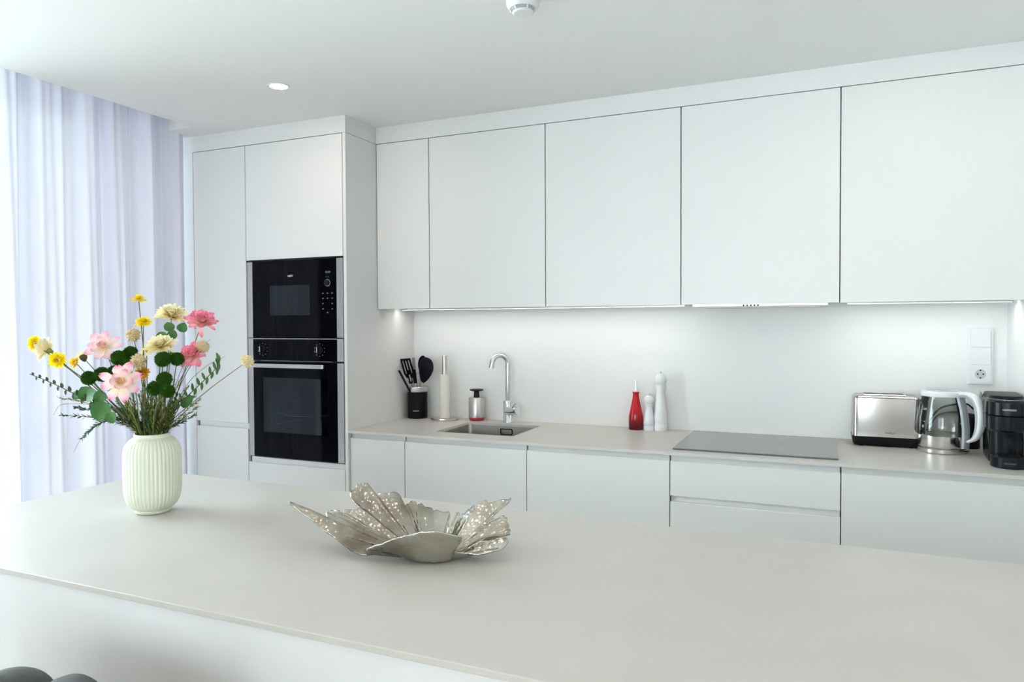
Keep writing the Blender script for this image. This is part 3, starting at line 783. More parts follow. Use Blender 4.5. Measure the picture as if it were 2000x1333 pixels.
# ---------------------------------------------------------------- soap dispenser
t = thing('soap_dispenser', 'brushed steel soap dispenser with black pump left of the tap', 'soap dispenser', (.412, -.060, ZT))
b = NB(); lathe(b, [(0, 0), (.034, 0), (.0385, .005), (.041, .018), (0, .018)], 48); obj('base', b, REDP, t, smooth=True, auto=35, label='dark red see-through base')
b = NB(); lathe(b, [(0, .0182), (.0415, .0182), (.0415, .120), (.0405, .122), (0, .122)], 48); obj('bottle', b, STEEL, t, smooth=True, auto=35)
b = NB(); lathe(b, [(0, .1222), (.015, .1222), (.0135, .155), (0, .155)], 32); p_ = obj('pump_neck', b, BLACK, t, smooth=True, auto=35)
b = NB(); lathe(b, [(0, .1552), (.030, .1552), (.0365, .160), (.0365, .162), (.034, .1635), (0, .1635)], 40); obj('pump_head', b, BLACK, t, smooth=True, auto=35)

# ---------------------------------------------------------------- oil bottle, mills
t = thing('oil_bottle', 'glossy red stoneware oil bottle with steel pourer beside the white mills', 'bottle', (1.256, -.062, ZT))
b = NB(); lathe(b, [(0, 0), (.033, 0), (.0345, .003), (.0345, .045), (.033, .065), (.025, .105), (.0185, .135), (.0150, .155), (.0140, .168), (.0160, .173), (.0160, .178), (.0135, .180), (0, .180)], 56); obj('bottle_body', b, RED, t, smooth=True, auto=50)
b = NB(); lathe(b, [(0, .1802), (.0115, .1802), (.009, .186), (0, .186)], 24); obj('stopper', b, WHITEP, t, smooth=True, auto=35)
b = NB(); tube(b, [(0, 0, .186), (0, 0, .205), (-.001, 0, .228)], [.0050, .0045, .0040], 14); tube(b, [(.001, 0, .2275), (-.008, 0, .230)], .0036, 12); obj('pourer', b, CHROME, t, smooth=True, auto=40)
def mill(name, label, x, y, s, prof, loc_):
    t = thing(name, label, 'mill', (x, y, ZT), group='white salt and pepper mills')
    body, head, top = prof
    b = NB(); lathe(b, body, 56); obj('mill_body', b, WHITEP, t, smooth=True, auto=45)
    b = NB(); lathe(b, head, 56); obj('mill_head', b, WHITEP, t, smooth=True, auto=45)
    b = NB(); lathe(b, [(0, top), (.0042, top), (.0046, top+.003), (.0040, top+.008), (0, top+.009)], 20); obj('knob', b, STEEL, t, smooth=True, auto=35)
mill('salt_mill', 'small glossy white mill between the red bottle and the tall mill', 1.318, -.060, 1,
     ([(0, 0), (.0255, 0), (.0265, .003), (.0265, .018), (.0240, .021), (.0240, .024), (.0265, .027), (.026, .045), (.0210, .075), (.0165, .100), (.0180, .114), (.0225, .120), (.0225, .127), (0, .127)],
      [(0, .1275), (.0185, .1275), (.0190, .130), (.0240, .138), (.0235, .146), (.018, .157), (.008, .1635), (0, .164)], .1642), 0)
mill('pepper_mill', 'tall glossy white pepper mill at the right of the trio', 1.372, -.055, 1,
     ([(0, 0), (.0290, 0), (.0300, .003), (.0300, .028), (.0275, .031), (.0275, .034), (.0300, .038), (.0295, .060), (.0250, .110), (.0210, .160), (.0195, .190), (.0245, .202), (.0245, .210), (0, .210)],
      [(0, .2105), (.0235, .2105), (.0240, .214), (.0190, .218), (.0250, .227), (.0270, .236), (.0255, .250), (.0190, .262), (.0085, .2685), (0, .269)], .2692), 0)

# ---------------------------------------------------------------- toaster
TX, TY = 2.304, -.108
t = thing('toaster', 'stainless steel toaster with black base left of the glass kettle', 'toaster', (TX, TY, ZT))
TW, TD = .124, .070
b = NB()
rg = []
for z, g, r in ((.004, -.012, .014), (.012, -.006, .018), (.040, .002, .026), (.0405, -.004, .024)):
    rg.append([b.verts.new((x, y, z)) for x, y in rrect(-TW-g*.6, TW+g*.6, -TD-g, TD+g, r, 6)])
for A, B in zip(rg, rg[1:]):
    for i in range(len(A)): b.faces.new((A[i], A[(i+1) % len(A)], B[(i+1) % len(A)], B[i]))
b.faces.new(rg[0]); b.faces.new(rg[-1])
for x in (-.09, .09): lathe(b, [(0, 0), (.008, 0), (.008, .006), (0, .006)], 12, Matrix.Translation((x, -.04, 0)))
obj('base', b, BLACK, t, smooth=True, auto=30)
b = NB(); rg = []
for z, g, r in ((.041, 0, .024), (.10, -.0006, .024), (.196, -.002, .022), (.203, -.007, .020), (.206, -.013, .016)):
    rg.append([b.verts.new((x, y, z)) for x, y in rrect(-TW-g, TW+g, -TD-g, TD+g, r, 8)])
for A, B in zip(rg, rg[1:]):
    for i in range(len(A)): b.faces.new((A[i], A[(i+1) % len(A)], B[(i+1) % len(A)], B[i]))
b.faces.new(rg[-1])
obj('steel_shell', b, POLISH, t, smooth=True, auto=32)
for y in (-.022, .020):
    b = NB(); box(b, -.082, .070, y-.014, y+.014, .2062, .2095, .001, 1); obj('slot_rim', b, CHROME, t)
    b = NB(); box(b, -.078, .066, y-.010, y+.010, .2096, .2102); obj('bread_slot', b, BLACK, t)
b = NB(); box(b, TW+.001, TW+.0035, -.045, .045, .045, .180, .002, 1); obj('end_panel', b, BLACK, t)
b = NB(); box(b, TW+.0036, TW+.026, -.020, .010, .150, .162, .003, 2); obj('lever', b, CHROME, t)
b = NB(); lathe(b, [(0, 0), (.012, 0), (.011, .010), (0, .010)], 20, Matrix.Translation((TW+.0036, -.005, .085)) @ Matrix.Rotation(PI/2, 4, 'Y')); obj('browning_knob', b, CHROME, t, smooth=True, auto=35)
letters('maker_lettering', 'TAURUS', LETTERD, t, (.012, -TD+.0008-.0016, .058), .0095)

# ---------------------------------------------------------------- kettle
KX, KY = 2.496, -.186
kd = Vector((.72, -.69, 0)).normalized()
ang = math.atan2(kd.y, kd.x)
t = thing('electric_kettle', 'clear glass electric kettle with white lid and grey white handle', 'kettle', (KX, KY, ZT), rz=ang)
b = NB(); lathe(b, [(0, 0), (.088, 0), (.092, .003), (.092, .016), (.086, .0205), (0, .0205)], 64); obj('power_base', b, POLISH, t, smooth=True, auto=35)
b = NB(); lathe(b, [(0, .021), (.086, .021), (.090, .024), (.091, .030), (.0905, .066), (.089, .0675), (.075, .0675), (0, .066)], 64); obj('steel_band', b, POLISH, t, smooth=True, auto=35)
b = NB(); lathe(b, [(.0885, .068), (.0905, .078), (.0905, .100), (.0870, .135), (.0800, .175), (.0715, .205), (.0690, .222)], 64)
lathe(b, [(.0865, .068), (.0880, .078), (.0882, .100), (.0848, .135), (.0778, .175), (.0695, .205), (.0670, .222)], 64)
obj('glass_jug', b, GLASS, t, smooth=True)
b = NB(); lathe(b, [(.066, .216), (.0725, .216), (.075, .222), (.074, .232), (.066, .236), (.058, .2365), (.058, .233), (.066, .222), (.066, .216)], 64)
prismv = [(-.071, -.018), (-.090, 0), (-.071, .018)]
slab_poly(b, prismv, .217, .230)
obj('lid_ring', b, WHITEP, t, smooth=True, auto=35)
b = NB(); lathe(b, [(0, .238), (.030, .2378), (.0575, .2345), (.0575, .230), (0, .233)], 48); obj('lid', b, mat('smoky_lid', (.55, .57, .57), .25), t, smooth=True, auto=35)
b = NB()
hp = spline([(.062, 0, .226), (.100, 0, .232), (.134, 0, .216), (.152, 0, .172), (.152, 0, .115), (.136, 0, .072), (.106, 0, .052)], 6)
def strap(bm, pts, wds, ths, outer_shift=0.0):
    pts = [Vector(p) for p in pts]; rings = []; n = 14
    for i, p in enumerate(pts):
        tg = (pts[min(i+1, len(pts)-1)]-pts[max(i-1, 0)]).normalized(); f = i/(len(pts)-1)
        wv = Vector((0, 1, 0)); nv = tg.cross(wv).normalized()
        wd = wds[0]+(wds[1]-wds[0])*math.sin(PI*f); th = ths[0]+(ths[1]-ths[0])*math.sin(PI*f)
        c = p + nv*outer_shift
        rings.append([bm.verts.new(c + wv*wd*math.cos(2*PI*k/n) + nv*th*math.sin(2*PI*k/n)) for k in range(n)])
    for A, B in zip(rings, rings[1:]):
        for k in range(n): bm.faces.new((A[k], A[(k+1) % n], B[(k+1) % n], B[k]))
    bm.faces.new(rings[0]); bm.faces.new(rings[-1])
strap(b, hp, (.013, .017), (.006, .012)); hnd = obj('handle', b, WHITEP, t, smooth=True, auto=50)
b = NB(); strap(b, [Vector((.066, 0, .220))]+[Vector(p)+Vector((-.0115*math.sin(PI*i/(len(hp)-1)), 0, -.011*(1-i/(len(hp)-1)))) for i, p in enumerate(hp[3:-1])], (.0125, .0155), (.005, .009)); obj('handle_lining', b, GREYP, hnd, smooth=True, auto=50)
b = NB()
sr = [(.091, .024), (.0925, .070), (.0925, .100), (.089, .135), (.082, .175), (.0735, .205), (.071, .217)]
n = 6; L1 = []; L2 = []
for r, z in sr:
    wdt = .018/r
    L1.append([b.verts.new(((r+.0008)*math.cos(-wdt+2*wdt*k/n), (r+.0008)*math.sin(-wdt+2*wdt*k/n), z)) for k in range(n+1)])
    L2.append([b.verts.new(((r+.009)*math.cos((-wdt+2*wdt*k/n)*.8), (r+.009)*math.sin((-wdt+2*wdt*k/n)*.8), z)) for k in range(n+1)])
for G in (L1, L2):
    for A, B in zip(G, G[1:]):
        for k in range(n): b.faces.new((A[k], A[k+1], B[k+1], B[k]))
for i in range(len(sr)-1):
    for k in (0, n): b.faces.new((L1[i][k], L1[i+1][k], L2[i+1][k], L2[i][k]))
for i in (0, len(sr)-1):
    for k in range(n): b.faces.new((L1[i][k], L1[i][k+1], L2[i][k+1], L2[i][k]))
obj('handle_spine', b, GREYP, t, smooth=True, auto=35)

# ---------------------------------------------------------------- coffee machine
CX, CY = 2.6775, -.27
t = thing('coffee_machine', 'black capsule coffee machine cut off by the right picture edge', 'coffee machine', (CX, CY, ZT), rz=math.radians(-5))
t.scale = (.925, .93, .97)
def dshape(w, yf, yb, r, n=12):
    """rounded front, squared back"""
    out = [(w, yb), (-w, yb)]
    for i in range(n+1):
        a = PI + PI*i/n
        out.append((w*math.cos(a), yf + r + r*math.sin(a)))
    return out
def dstack(bm, lv):
    rg = [[bm.verts.new((x, y, z)) for x, y in dshape(*s)] for z, s in lv]
    for A, B in zip(rg, rg[1:]):
        for i in range(len(A)): bm.faces.new((A[i], A[(i+1) % len(A)], B[(i+1) % len(A)], B[i]))
    bm.faces.new(rg[0]); bm.faces.new(rg[-1])
BLK2 = mat('satin_black', (0.006, 0.008, 0.011), 0.25, spec=0.25)
b = NB(); dstack(b, [(.002, (.056, -.135, .10, .05)), (.140, (.058, -.135, .10, .05))]); obj('body', b, BLK2, t, smooth=True, auto=35)
b = NB(); dstack(b, [(.120, (.060, -.185, .09, .060)), (.128, (.069, -.195, .09, .068)), (.176, (.070, -.197, .09, .069)), (.178, (.0685, -.195, .09, .068))]); obj('brew_head', b, BLK2, t, smooth=True, auto=35)
b = NB(); dstack(b, [(.1805, (.0685, -.195, .09, .068)), (.182, (.070, -.197, .09, .069)), (.228, (.069, -.196, .09, .068)), (.234, (.064, -.190, .09, .064))]); h = obj('lid', b, BLK2, t, smooth=True, auto=35)
b = NB(); dstack(b, [(.2345, (.060, -.150, .085, .058)), (.247, (.054, -.140, .08, .052)), (.249, (.045, -.13, .07, .045))]); obj('lid_cap', b, BLACK, t, smooth=True, auto=35)
b = NB(); tube(b, spline([(-.060, -.06, .2350), (-.055, -.120, .2355), (-.0, -.178, .2358), (.055, -.120, .2355), (.060, -.06, .2350)], 5), .0018, 8); obj('trim_line', b, mat('dark_chrome', (.35, .36, .37), .2, 1), h, smooth=True)
b = NB(); box(b, -.0705, -.0675, .03, .088, .12, .2475, .001, 1); obj('side_edge', b, mat('edge_grey', (.30, .33, .34), .3, .5), t)
b = NB(); lathe(b, [(0, .098), (.010, .098), (.014, .104), (.016, .1195), (0, .1195)], 24, Matrix.Translation((0, -.150, 0))); obj('spout', b, BLACK, t, smooth=True, auto=35)
b = NB(); lathe(b, [(0, 0), (.057, 0), (.060, .003), (.060, .038), (.057, .041), (0, .041)], 48, Matrix.Translation((0, -.197, 0))); dt = obj('drip_tray', b, BLK2, t, smooth=True, auto=35)
b = NB()
for k in range(7): box(b, -.036, .036, -.232+k*.011, -.228+k*.011, .0412, .0422)
obj('tray_grille', b, BLACK, dt)
letters('maker_lettering', 'NESPRESSO', LETTER, h, (-.001, -.1985, .203), .0085)
letters('tray_lettering', "DELONGHI", MARK, dt, (-.004, -.2575, .020), .0075)

# small black appliance behind the kettle
t = thing('small_appliance', 'black rounded appliance mostly hidden between kettle and coffee machine', 'appliance', (2.606, -.062, ZT))
b = NB(); lathe(b, [(0, 0), (.036, 0), (.038, .004), (.038, .095), (.036, .120), (.030, .128), (0, .128)], 40); obj('body', b, BLACK, t, smooth=True, auto=35)
b = NB(); lathe(b, [(0, .1285), (.028, .1285), (.026, .134), (.008, .138), (0, .138)], 32); obj('lid', b, BLACKR, t, smooth=True, auto=35)
def cord(name, label, pts, r, m, parent=None):
    b = NB(); tube(b, spline(pts, 8), r, 8); o = obj(name, b, m, smooth=True, auto=60)
    if parent is None: return tag(o, label, 'cord')
    o.data.transform(Matrix.Translation(-parent.location)); o.parent = parent
    return o
TOASTER = bpy.data.objects['toaster']; APPLIANCE = t
cord('power_cord', 'black cord arching behind the glass kettle', [(2.452, -.052, ZT+.006), (2.462, -.036, ZT+.05), (2.478, -.030, ZT+.105), (2.515, -.012, ZT+.150), (2.57, -.010, ZT+.168), (2.606, -.010, ZT+.170), (2.63, -.010, ZT+.150)], .0035, BLACK, TOASTER)
cord('power_cord', 'second black cord hanging lower between kettle and wall', [(2.44, -.024, ZT+.004), (2.468, -.014, ZT+.06), (2.505, -.0075, ZT+.118), (2.56, -.004, ZT+.135), (2.612, -.0045, ZT+.128), (2.64, -.0045, ZT+.06)], .0032, BLACK, APPLIANCE)
cord('kettle_cord', 'white cord on the worktop between kettle and coffee machine', [(2.578, -.160, ZT+.0035), (2.583, -.175, ZT+.0045), (2.588, -.150, ZT+.010), (2.593, -.12, ZT+.004)], .003, WHITEP)
t = thing('power_plug', 'black power plug lying behind the kettle glass', 'plug', (2.452, -.052, ZT), rz=.5)
b = NB(); box(b, -.018, .018, -.014, .014, .0, .020, .005, 2); obj('plug_body', b, BLACKR, t)
for s in (-1, 1):
    b = NB(); tube(b, [(-.034, s*.0095, .010), (-.0178, s*.0095, .010)], .0022, 8); obj('pin', b, CHROME, t)

# ---------------------------------------------------------------- bar stool
SX, SY = .955, -2.885
t = thing('bar_stool', 'dark grey channel-tufted stool back at the bottom left corner', 'stool', (SX, SY, 0))
b = NB()
NL = 10; RS = .225; a0, a1_ = math.radians(-40), math.radians(240)
n = 160; m_ = 20; rings = []
for i in range(n+1):
    f = i/n; a = a0+(a1_-a0)*f; l = abs(math.sin(PI*f*NL))**.55
    endf = min(1, f*NL*2.2, (1-f)*NL*2.2)
    th = .018+.018*l; top = .84 - .022*(1-l); bot = .56
    ring = []
    for k in range(m_):
        u = 2*PI*k/m_
        cr = math.copysign(abs(math.cos(u))**.6, math.cos(u))*th; cz = math.copysign(abs(math.sin(u))**.35, math.sin(u))
        z = (top+bot)/2 + cz*(top-bot)/2
        r = RS+cr+.02*(z-bot)/(top-bot)
        ring.append(b.verts.new((r*math.cos(a), r*math.sin(a), z)))
    rings.append(ring)
for A, B in zip(rings, rings[1:]):
    for k in range(m_): b.faces.new((A[k], A[(k+1) % m_], B[(k+1) % m_], B[k]))
b.faces.new(rings[0]); b.faces.new(rings[-1])
obj('backrest', b, UPH, t, smooth=True, auto=60)
b = NB(); lathe(b, [(0, .565), (.17, .565), (.18, .575), (.18, .625), (.165, .64), (0, .645)], 48); obj('seat', b, UPH, t, smooth=True, auto=40)
for k in range(4):
    a = PI/4+k*PI/2; b = NB(); tube(b, [(.13*math.cos(a), .13*math.sin(a), .564), (.19*math.cos(a), .19*math.sin(a), 0)], [.012, .009], 12); obj('leg', b, BLACK, t, smooth=True, auto=40)
b = NB(); tube(b, [(.172*math.cos(2*PI*k/32), .172*math.sin(2*PI*k/32), .22) for k in range(33)], .007, 8, cap=False); obj('footrest', b, BLACK, t, smooth=True)

# ---------------------------------------------------------------- leaf bowl
RIM = [('I', 0.0428, -0.0444, 0.0252), ('H', 0.0867, -0.0574, 0.0238), ('H', 0.1295, -0.0614, 0.0238), ('H', 0.1518, -0.0543, 0.029), ('H', 0.1581, -0.0392, 0.035), ('H', 0.1536, -0.0271, 0.0378), ('H', 0.1282, -0.0142, 0.0329), ('n', 0.1006, -0.0113, 0.0277), ('G', 0.1167, 0.0008, 0.0328), ('G', 0.1644, 0.0109, 0.0396), ('G', 0.1688, 0.0211, 0.0478), ('G', 0.1666, 0.0313, 0.0562), ('G', 0.1598, 0.0415, 0.0648), ('G', 0.1449, 0.0455, 0.0638), ('n', 0.1279, 0.0414, 0.0604), ('F', 0.1289, 0.0467, 0.0693), ('F', 0.1551, 0.0621, 0.0893), ('F', 0.1678, 0.0774, 0.0994), ('F', 0.1666, 0.0875, 0.1039), ('F', 0.1315, 0.0873, 0.0959), ('F', 0.1045, 0.0872, 0.0925), ('F', 0.0874, 0.0768, 0.0764), ('n', 0.0818, 0.0717, 0.0708), ('E', 0.082, 0.0899, 0.0777), ('E', 0.076, 0.0918, 0.0773), ('E', 0.0572, 0.0915, 0.0644), ('E', 0.0447, 0.0865, 0.0646), ('n', 0.0358, 0.051, 0.0409), ('D', 0.0246, 0.0609, 0.0392), ('D', 0.0276, 0.1063, 0.0546), ('D', 0.0208, 0.1165, 0.0627), ('D', -0.0047, 0.1216, 0.0662), ('D', -0.016, 0.1267, 0.071), ('D', -0.0316, 0.1268, 0.0746), ('D', -0.043, 0.1218, 0.076), ('D', -0.0458, 0.1065, 0.0632), ('n', -0.039, 0.0709, 0.0389), ('C', -0.0464, 0.1012, 0.0504), ('C', -0.0515, 0.1318, 0.0771), ('C', -0.0605, 0.137, 0.0855), ('C', -0.0707, 0.1319, 0.0807), ('C', -0.0778, 0.1065, 0.0634), ('n', -0.0768, 0.076, 0.0399), ('B', -0.0865, 0.1014, 0.0577), ('B', -0.086, 0.1218, 0.075), ('B', -0.0887, 0.1322, 0.0905), ('B', -0.0991, 0.1374, 0.1001), ('B', -0.1148, 0.1375, 0.105), ('B', -0.1317, 0.1375, 0.1039), ('B', -0.1474, 0.1375, 0.1028), ('B', -0.1628, 0.1428, 0.1174), ('B', -0.1712, 0.143, 0.1259), ('B', -0.1797, 0.143, 0.1271), ('B', -0.1907, 0.1378, 0.1186), ('B', -0.1994, 0.1275, 0.1042), ('B', -0.1996, 0.1172, 0.0922), ('B', -0.188, 0.102, 0.0829), ('n', -0.1719, 0.0868, 0.0738), ('A', -0.1907, 0.0866, 0.0692), ('A', -0.2141, 0.0917, 0.0727), ('A', -0.2329, 0.0918, 0.0763), ('A', -0.2422, 0.0868, 0.0764), ('A', -0.2474, 0.0797, 0.0725), ('A', -0.2429, 0.0665, 0.0643), ('n', -0.2298, 0.0462, 0.0515), ('S', -0.2467, 0.0414, 0.0575), ('S', -0.268, 0.0368, 0.0749), ('S', -0.292, 0.0342, 0.0939), ('S', -0.3151, 0.0326, 0.107), ('S', -0.3149, 0.0245, 0.1045), ('S', -0.287, 0.0171, 0.086), ('S', -0.2605, 0.0097, 0.071), ('S', -0.2378, -0.0007, 0.056), ('S', -0.211, -0.011, 0.0434), ('S', -0.1859, -0.0243, 0.0297), ('S', -0.1613, -0.0375, 0.0206), ('n', -0.135, -0.0446, 0.0174), ('I', -0.1044, -0.0741, 0.0396), ('I', -0.0664, -0.0986, 0.0587), ('I', -0.0211, -0.1182, 0.077), ('I', -0.0034, -0.1279, 0.086), ('I', 0.0205, -0.1329, 0.0894), ('I', 0.0443, -0.1279, 0.0868), ('I', 0.0662, -0.1082, 0.0746), ('I', 0.0699, -0.0885, 0.0624), ('I', 0.0595, -0.064, 0.0432)]
def leafbowl():
    u2 = Vector((.91774, .39718, 0)); w2 = Vector((-.39718, .91774, 0))
    k0 = [i for i, q in enumerate(RIM) if q[0] == 'n'][0]
    cyc = RIM[k0:] + RIM[:k0] + [RIM[k0]]
    runs = []
    for q in cyc:
        if q[0] == 'n':
            if runs: runs[-1][1].append(q[1:])
            runs.append(['', [q[1:]], False])
        else:
            runs[-1][0] = q[0]; runs[-1][1].append(q[1:])
    runs.pop()
    b = NB(); NT = 40; spokes = []; cent = Vector((0, 0, 0))
    for s, pts, _ in runs:
        P = spline([Vector(p) for p in pts], 8)
        if spokes: P = P[1:] if (P[0]-spokes[-1][0]).length < 1e-5 else P
        nP = len(P)
        # arc-length position across the lobe
        for i, p in enumerate(P): spokes.append((p, i/(nP-1)*2-1, s))
    base = Vector((0, 0, 0))
    cols = []
    if (spokes[0][0]-spokes[-1][0]).length < 1e-5: spokes.pop()
    for p, s, nm in spokes:
        col = []
        rho = math.hypot(p.x, p.y); ax = p.x/rho; ay = p.y/rho
        rb = .060/max(rho, .062)
        for k in range(1, NT+1):
            t_ = k/NT
            rf = min(.93, rb*(1.0 if p.y < 0 else .75)); g = max(0, (t_-rf)/(1-rf)); g = g**1.12
            fold = (math.cos(s*PI*3)*.0035 - .0075*math.exp(-(s/.10)**2) + .0040*math.exp(-((abs(s)-.42)/.07)**2) + .010*s*s + .0016*noise.noise(Vector((s*9, p.x*20, 1))) + .0006*math.sin(s*31))*t_
            if nm == 'S': fold = .003*math.cos(s*PI)*t_
            lipc = -.004*max(0, t_-.85)/.15
            z = p.z*g + fold + lipc + .0035
            uu = p.x*t_ + ax*fold*.8; ww = p.y*t_ + ay*fold*.8
            wob = .0012*noise.noise(Vector((uu*60, ww*60, 3)))
            q = u2*uu + w2*ww; q.z = max(.0035+wob*.3 if g == 0 else .0012, z+wob)
            col.append(b.verts.new(q))
        cols.append(col)
    n = len(cols)
    for i in range(n):
        A, B = cols[i], cols[(i+1) % n]
        for k in range(NT-1): b.faces.new((A[k], A[k+1], B[k+1], B[k]))
    b.faces.new([c[0] for c in cols])
    bmesh.ops.recalc_face_normals(b, faces=b.faces)
    o = obj('leaf_bowl', b, SILVER, smooth=True, fix=False, loc=(1.2884, -2.0544, .9002))
    sm = o.modifiers.new('smooth', 'SMOOTH'); sm.factor = .4; sm.iterations = 2
    so = o.modifiers.new('thickness', 'SOLIDIFY'); so.thickness = .0032; so.offset = 0
    return tag(o, 'large hammered silver leaf-shaped bowl on the island', 'bowl')
leafbowl()

# ---------------------------------------------------------------- vase
VX, VY, VZ = .412, -2.027, .9002
t = thing('flower_vase', 'cream white vertically ribbed porcelain vase on the island', 'vase', (VX, VY, VZ))
b = NB()
def rib(a, z):
    if z < .012 or z > .201: return 1
    k = min(1, (z-.012)/.015, (.201-z)/.02)
    return 1 + k*(.036*(abs(math.cos(a*22))**.8) - .024)
prof = [(0, 0), (.040, 0), (.0435, .002), (.0440, .007), (.0435, .0095), (.0500, .013), (.0590, .022), (.0650, .034), (.0690, .050), (.0705, .068), (.0710, .10), (.0710, .150), (.0695, .168), (.0655, .182), (.0590, .192), (.0510, .199), (.0460, .2015), (.0445, .204), (.0450, .209), (.0435, .2115), (.0410, .2115), (.0405, .204), (.048, .195), (.062, .18), (.0665, .15), (.0665, .07), (.058, .03), (.04, .015), (0, .012)]
lathe(b, prof, 320, mod=lambda a, z: rib(a, z))
obj('vase_body', b, CREAMC, t, smooth=True, auto=60)

# ---------------------------------------------------------------- flowers
FR = random.Random(11)
MOUTH = Vector((VX, VY, VZ+.205))
TOCAM = (Vector((CAM.x, CAM.y, 0)) - Vector((VX, VY, 0))).normalized()
def stem_path(tip, lean=None, bow=.02, k=6, spread=1.0):
    tip = Vector(tip); d = tip-MOUTH; h = Vector((d.x, d.y, 0)); hl = max(h.length, 1e-4)
    dirn = h/hl
    jit = Vector((FR.uniform(-.008, .008), FR.uniform(-.008, .008), 0))
    m = MOUTH + dirn*min(.031, hl*.5)*spread + jit
    m.z = MOUTH.z
    if Vector((m.x-VX, m.y-VY, 0)).length > .034:
        q = Vector((m.x-VX, m.y-VY, 0)).normalized()*.034; m = Vector((VX+q.x, VY+q.y, m.z))
    base = Vector((VX, VY, VZ+.045)) - dirn*.025 + jit
    mid = m.lerp(tip, .5) + Vector((0, 0, bow)) + Vector((FR.uniform(-.008, .008), FR.uniform(-.008, .008), 0))
    return [p for p in spline([base, m, mid, tip], k)]
def aim(d, spin=0):
    z = Vector(d).normalized(); x = z.orthogonal().normalized(); y = z.cross(x)
    return Matrix((x, y, z)).transposed().to_4x4() @ Matrix.Rotation(spin, 4, 'Z')
def petals(bm, uvl, n, L, W, el0, el1, z0=0, off=0, cup=.25, notch=0.0, jit=.1, nl=6, nw=4, r0=.003):
    """n petals; elevation angle el0 at the base bending to el1 at the tip (radians from horizontal)"""
    for i in range(n):
        a = 2*PI*i/n + off + FR.uniform(-jit, jit); LL = L*FR.uniform(1-jit, 1+jit); WW = W*FR.uniform(1-jit, 1+jit)
        e0 = el0+FR.uniform(-jit, jit)*.8; e1 = el1+FR.uniform(-jit, jit)*1.5
        r = r0; z = z0; rows = []
        tw = FR.uniform(-.25, .25)
        for k in range(nl+1):
            f = k/nl; el = e0+(e1-e0)*f
            if k: r += math.cos(el)*LL/nl; z += math.sin(el)*LL/nl
            wd = WW*(math.sin(PI*min(1, (f*.80+.12)))**.8)*(.55+.45*f if f < .6 else 1)
            if k == nl: wd *= .55
            row = []
            for j in range(nw+1):
                s = -1+2*j/nw
                lift = cup*wd*(s*s) + tw*wd*s*f
                rr = r - (notch*LL*(1-abs(s)) if k == nl else 0)
                p = Vector((rr*math.cos(a) - wd*s*math.sin(a) - math.sin(el)*lift*math.cos(a), rr*math.sin(a) + wd*s*math.cos(a) - math.sin(el)*lift*math.sin(a), z+math.cos(el)*lift))
                row.append(bm.verts.new(p))
            rows.append(row)
        for k in range(nl):
            for j in range(nw):
                fc = bm.faces.new((rows[k][j], rows[k+1][j], rows[k+1][j+1], rows[k][j+1]))
                for lp, vv in zip(fc.loops, (k/nl, (k+1)/nl, (k+1)/nl, k/nl)): lp[uvl].uv = (0.5, vv)
def blossom(name, parent, pos, face, m, layers, label=None):
    b = NB(); uvl = b.loops.layers.uv.new('UVMap')
    for kw in layers: petals(b, uvl, **kw)
    bmesh.ops.transform(b, matrix=Matrix.Translation(pos) @ aim(face, FR.uniform(0, 6)), verts=b.verts)
    return obj(name, b, m, parent, smooth=True, fix=False, **({'label': label} if label else {}))
def leaf(name, parent, pos, direction, normal, L, W, m, tipp=.5, fold=.25):
    d = Vector(direction).normalized(); nn = Vector(normal); nn = (nn-d*nn.dot(d)).normalized(); s = d.cross(nn)
    b = NB(); rows = []; N = 8
    for k in range(N+1):
        f = k/N; wd = W*max(.02, math.sin(PI*(f**(.85 if tipp >= .5 else .6)))**.6) if 0 < f < 1 else W*.03
        rows.append([b.verts.new(Vector(pos)+d*L*f+s*wd*q+nn*(fold*wd*q*q - .10*L*f*f)) for q in (-1, -.5, 0, .5, 1)])
    for A, B in zip(rows, rows[1:]):
        for j in range(4): b.faces.new((A[j], A[j+1], B[j+1], B[j]))
    return obj(name, b, m, parent, smooth=True, fix=False)
def mkstem(t, path, r=(.0016, .0011), m=STEMG, name='stem'):
    n = len(path); b = NB(); tube(b, path, [r[0]+(r[1]-r[0])*i/(n-1) for i in range(n)], 6)
    return obj(name, b, m, t, smooth=True, auto=60)
def flower(name, label, tip, cat='flower', group='flowers in the ribbed vase', stem=STEMG, bow=.015, r=(.0016, .0011), up=False, **k):
    t = thing(name, label, cat, (0, 0, 0), group=group)
    tip = Vector(tip); P = stem_path(tip, bow=bow, **k)
    mkstem(t, P, r, stem)
    d = (P[-1]-P[-3]).normalized()
    return t, tip, d
def around(tip, wc=.6, up=.3):
    o = (tip-MOUTH); o.z *= .6
    return (o.normalized()*.7 + TOCAM*wc + Vector((0, 0, up))).normalized()

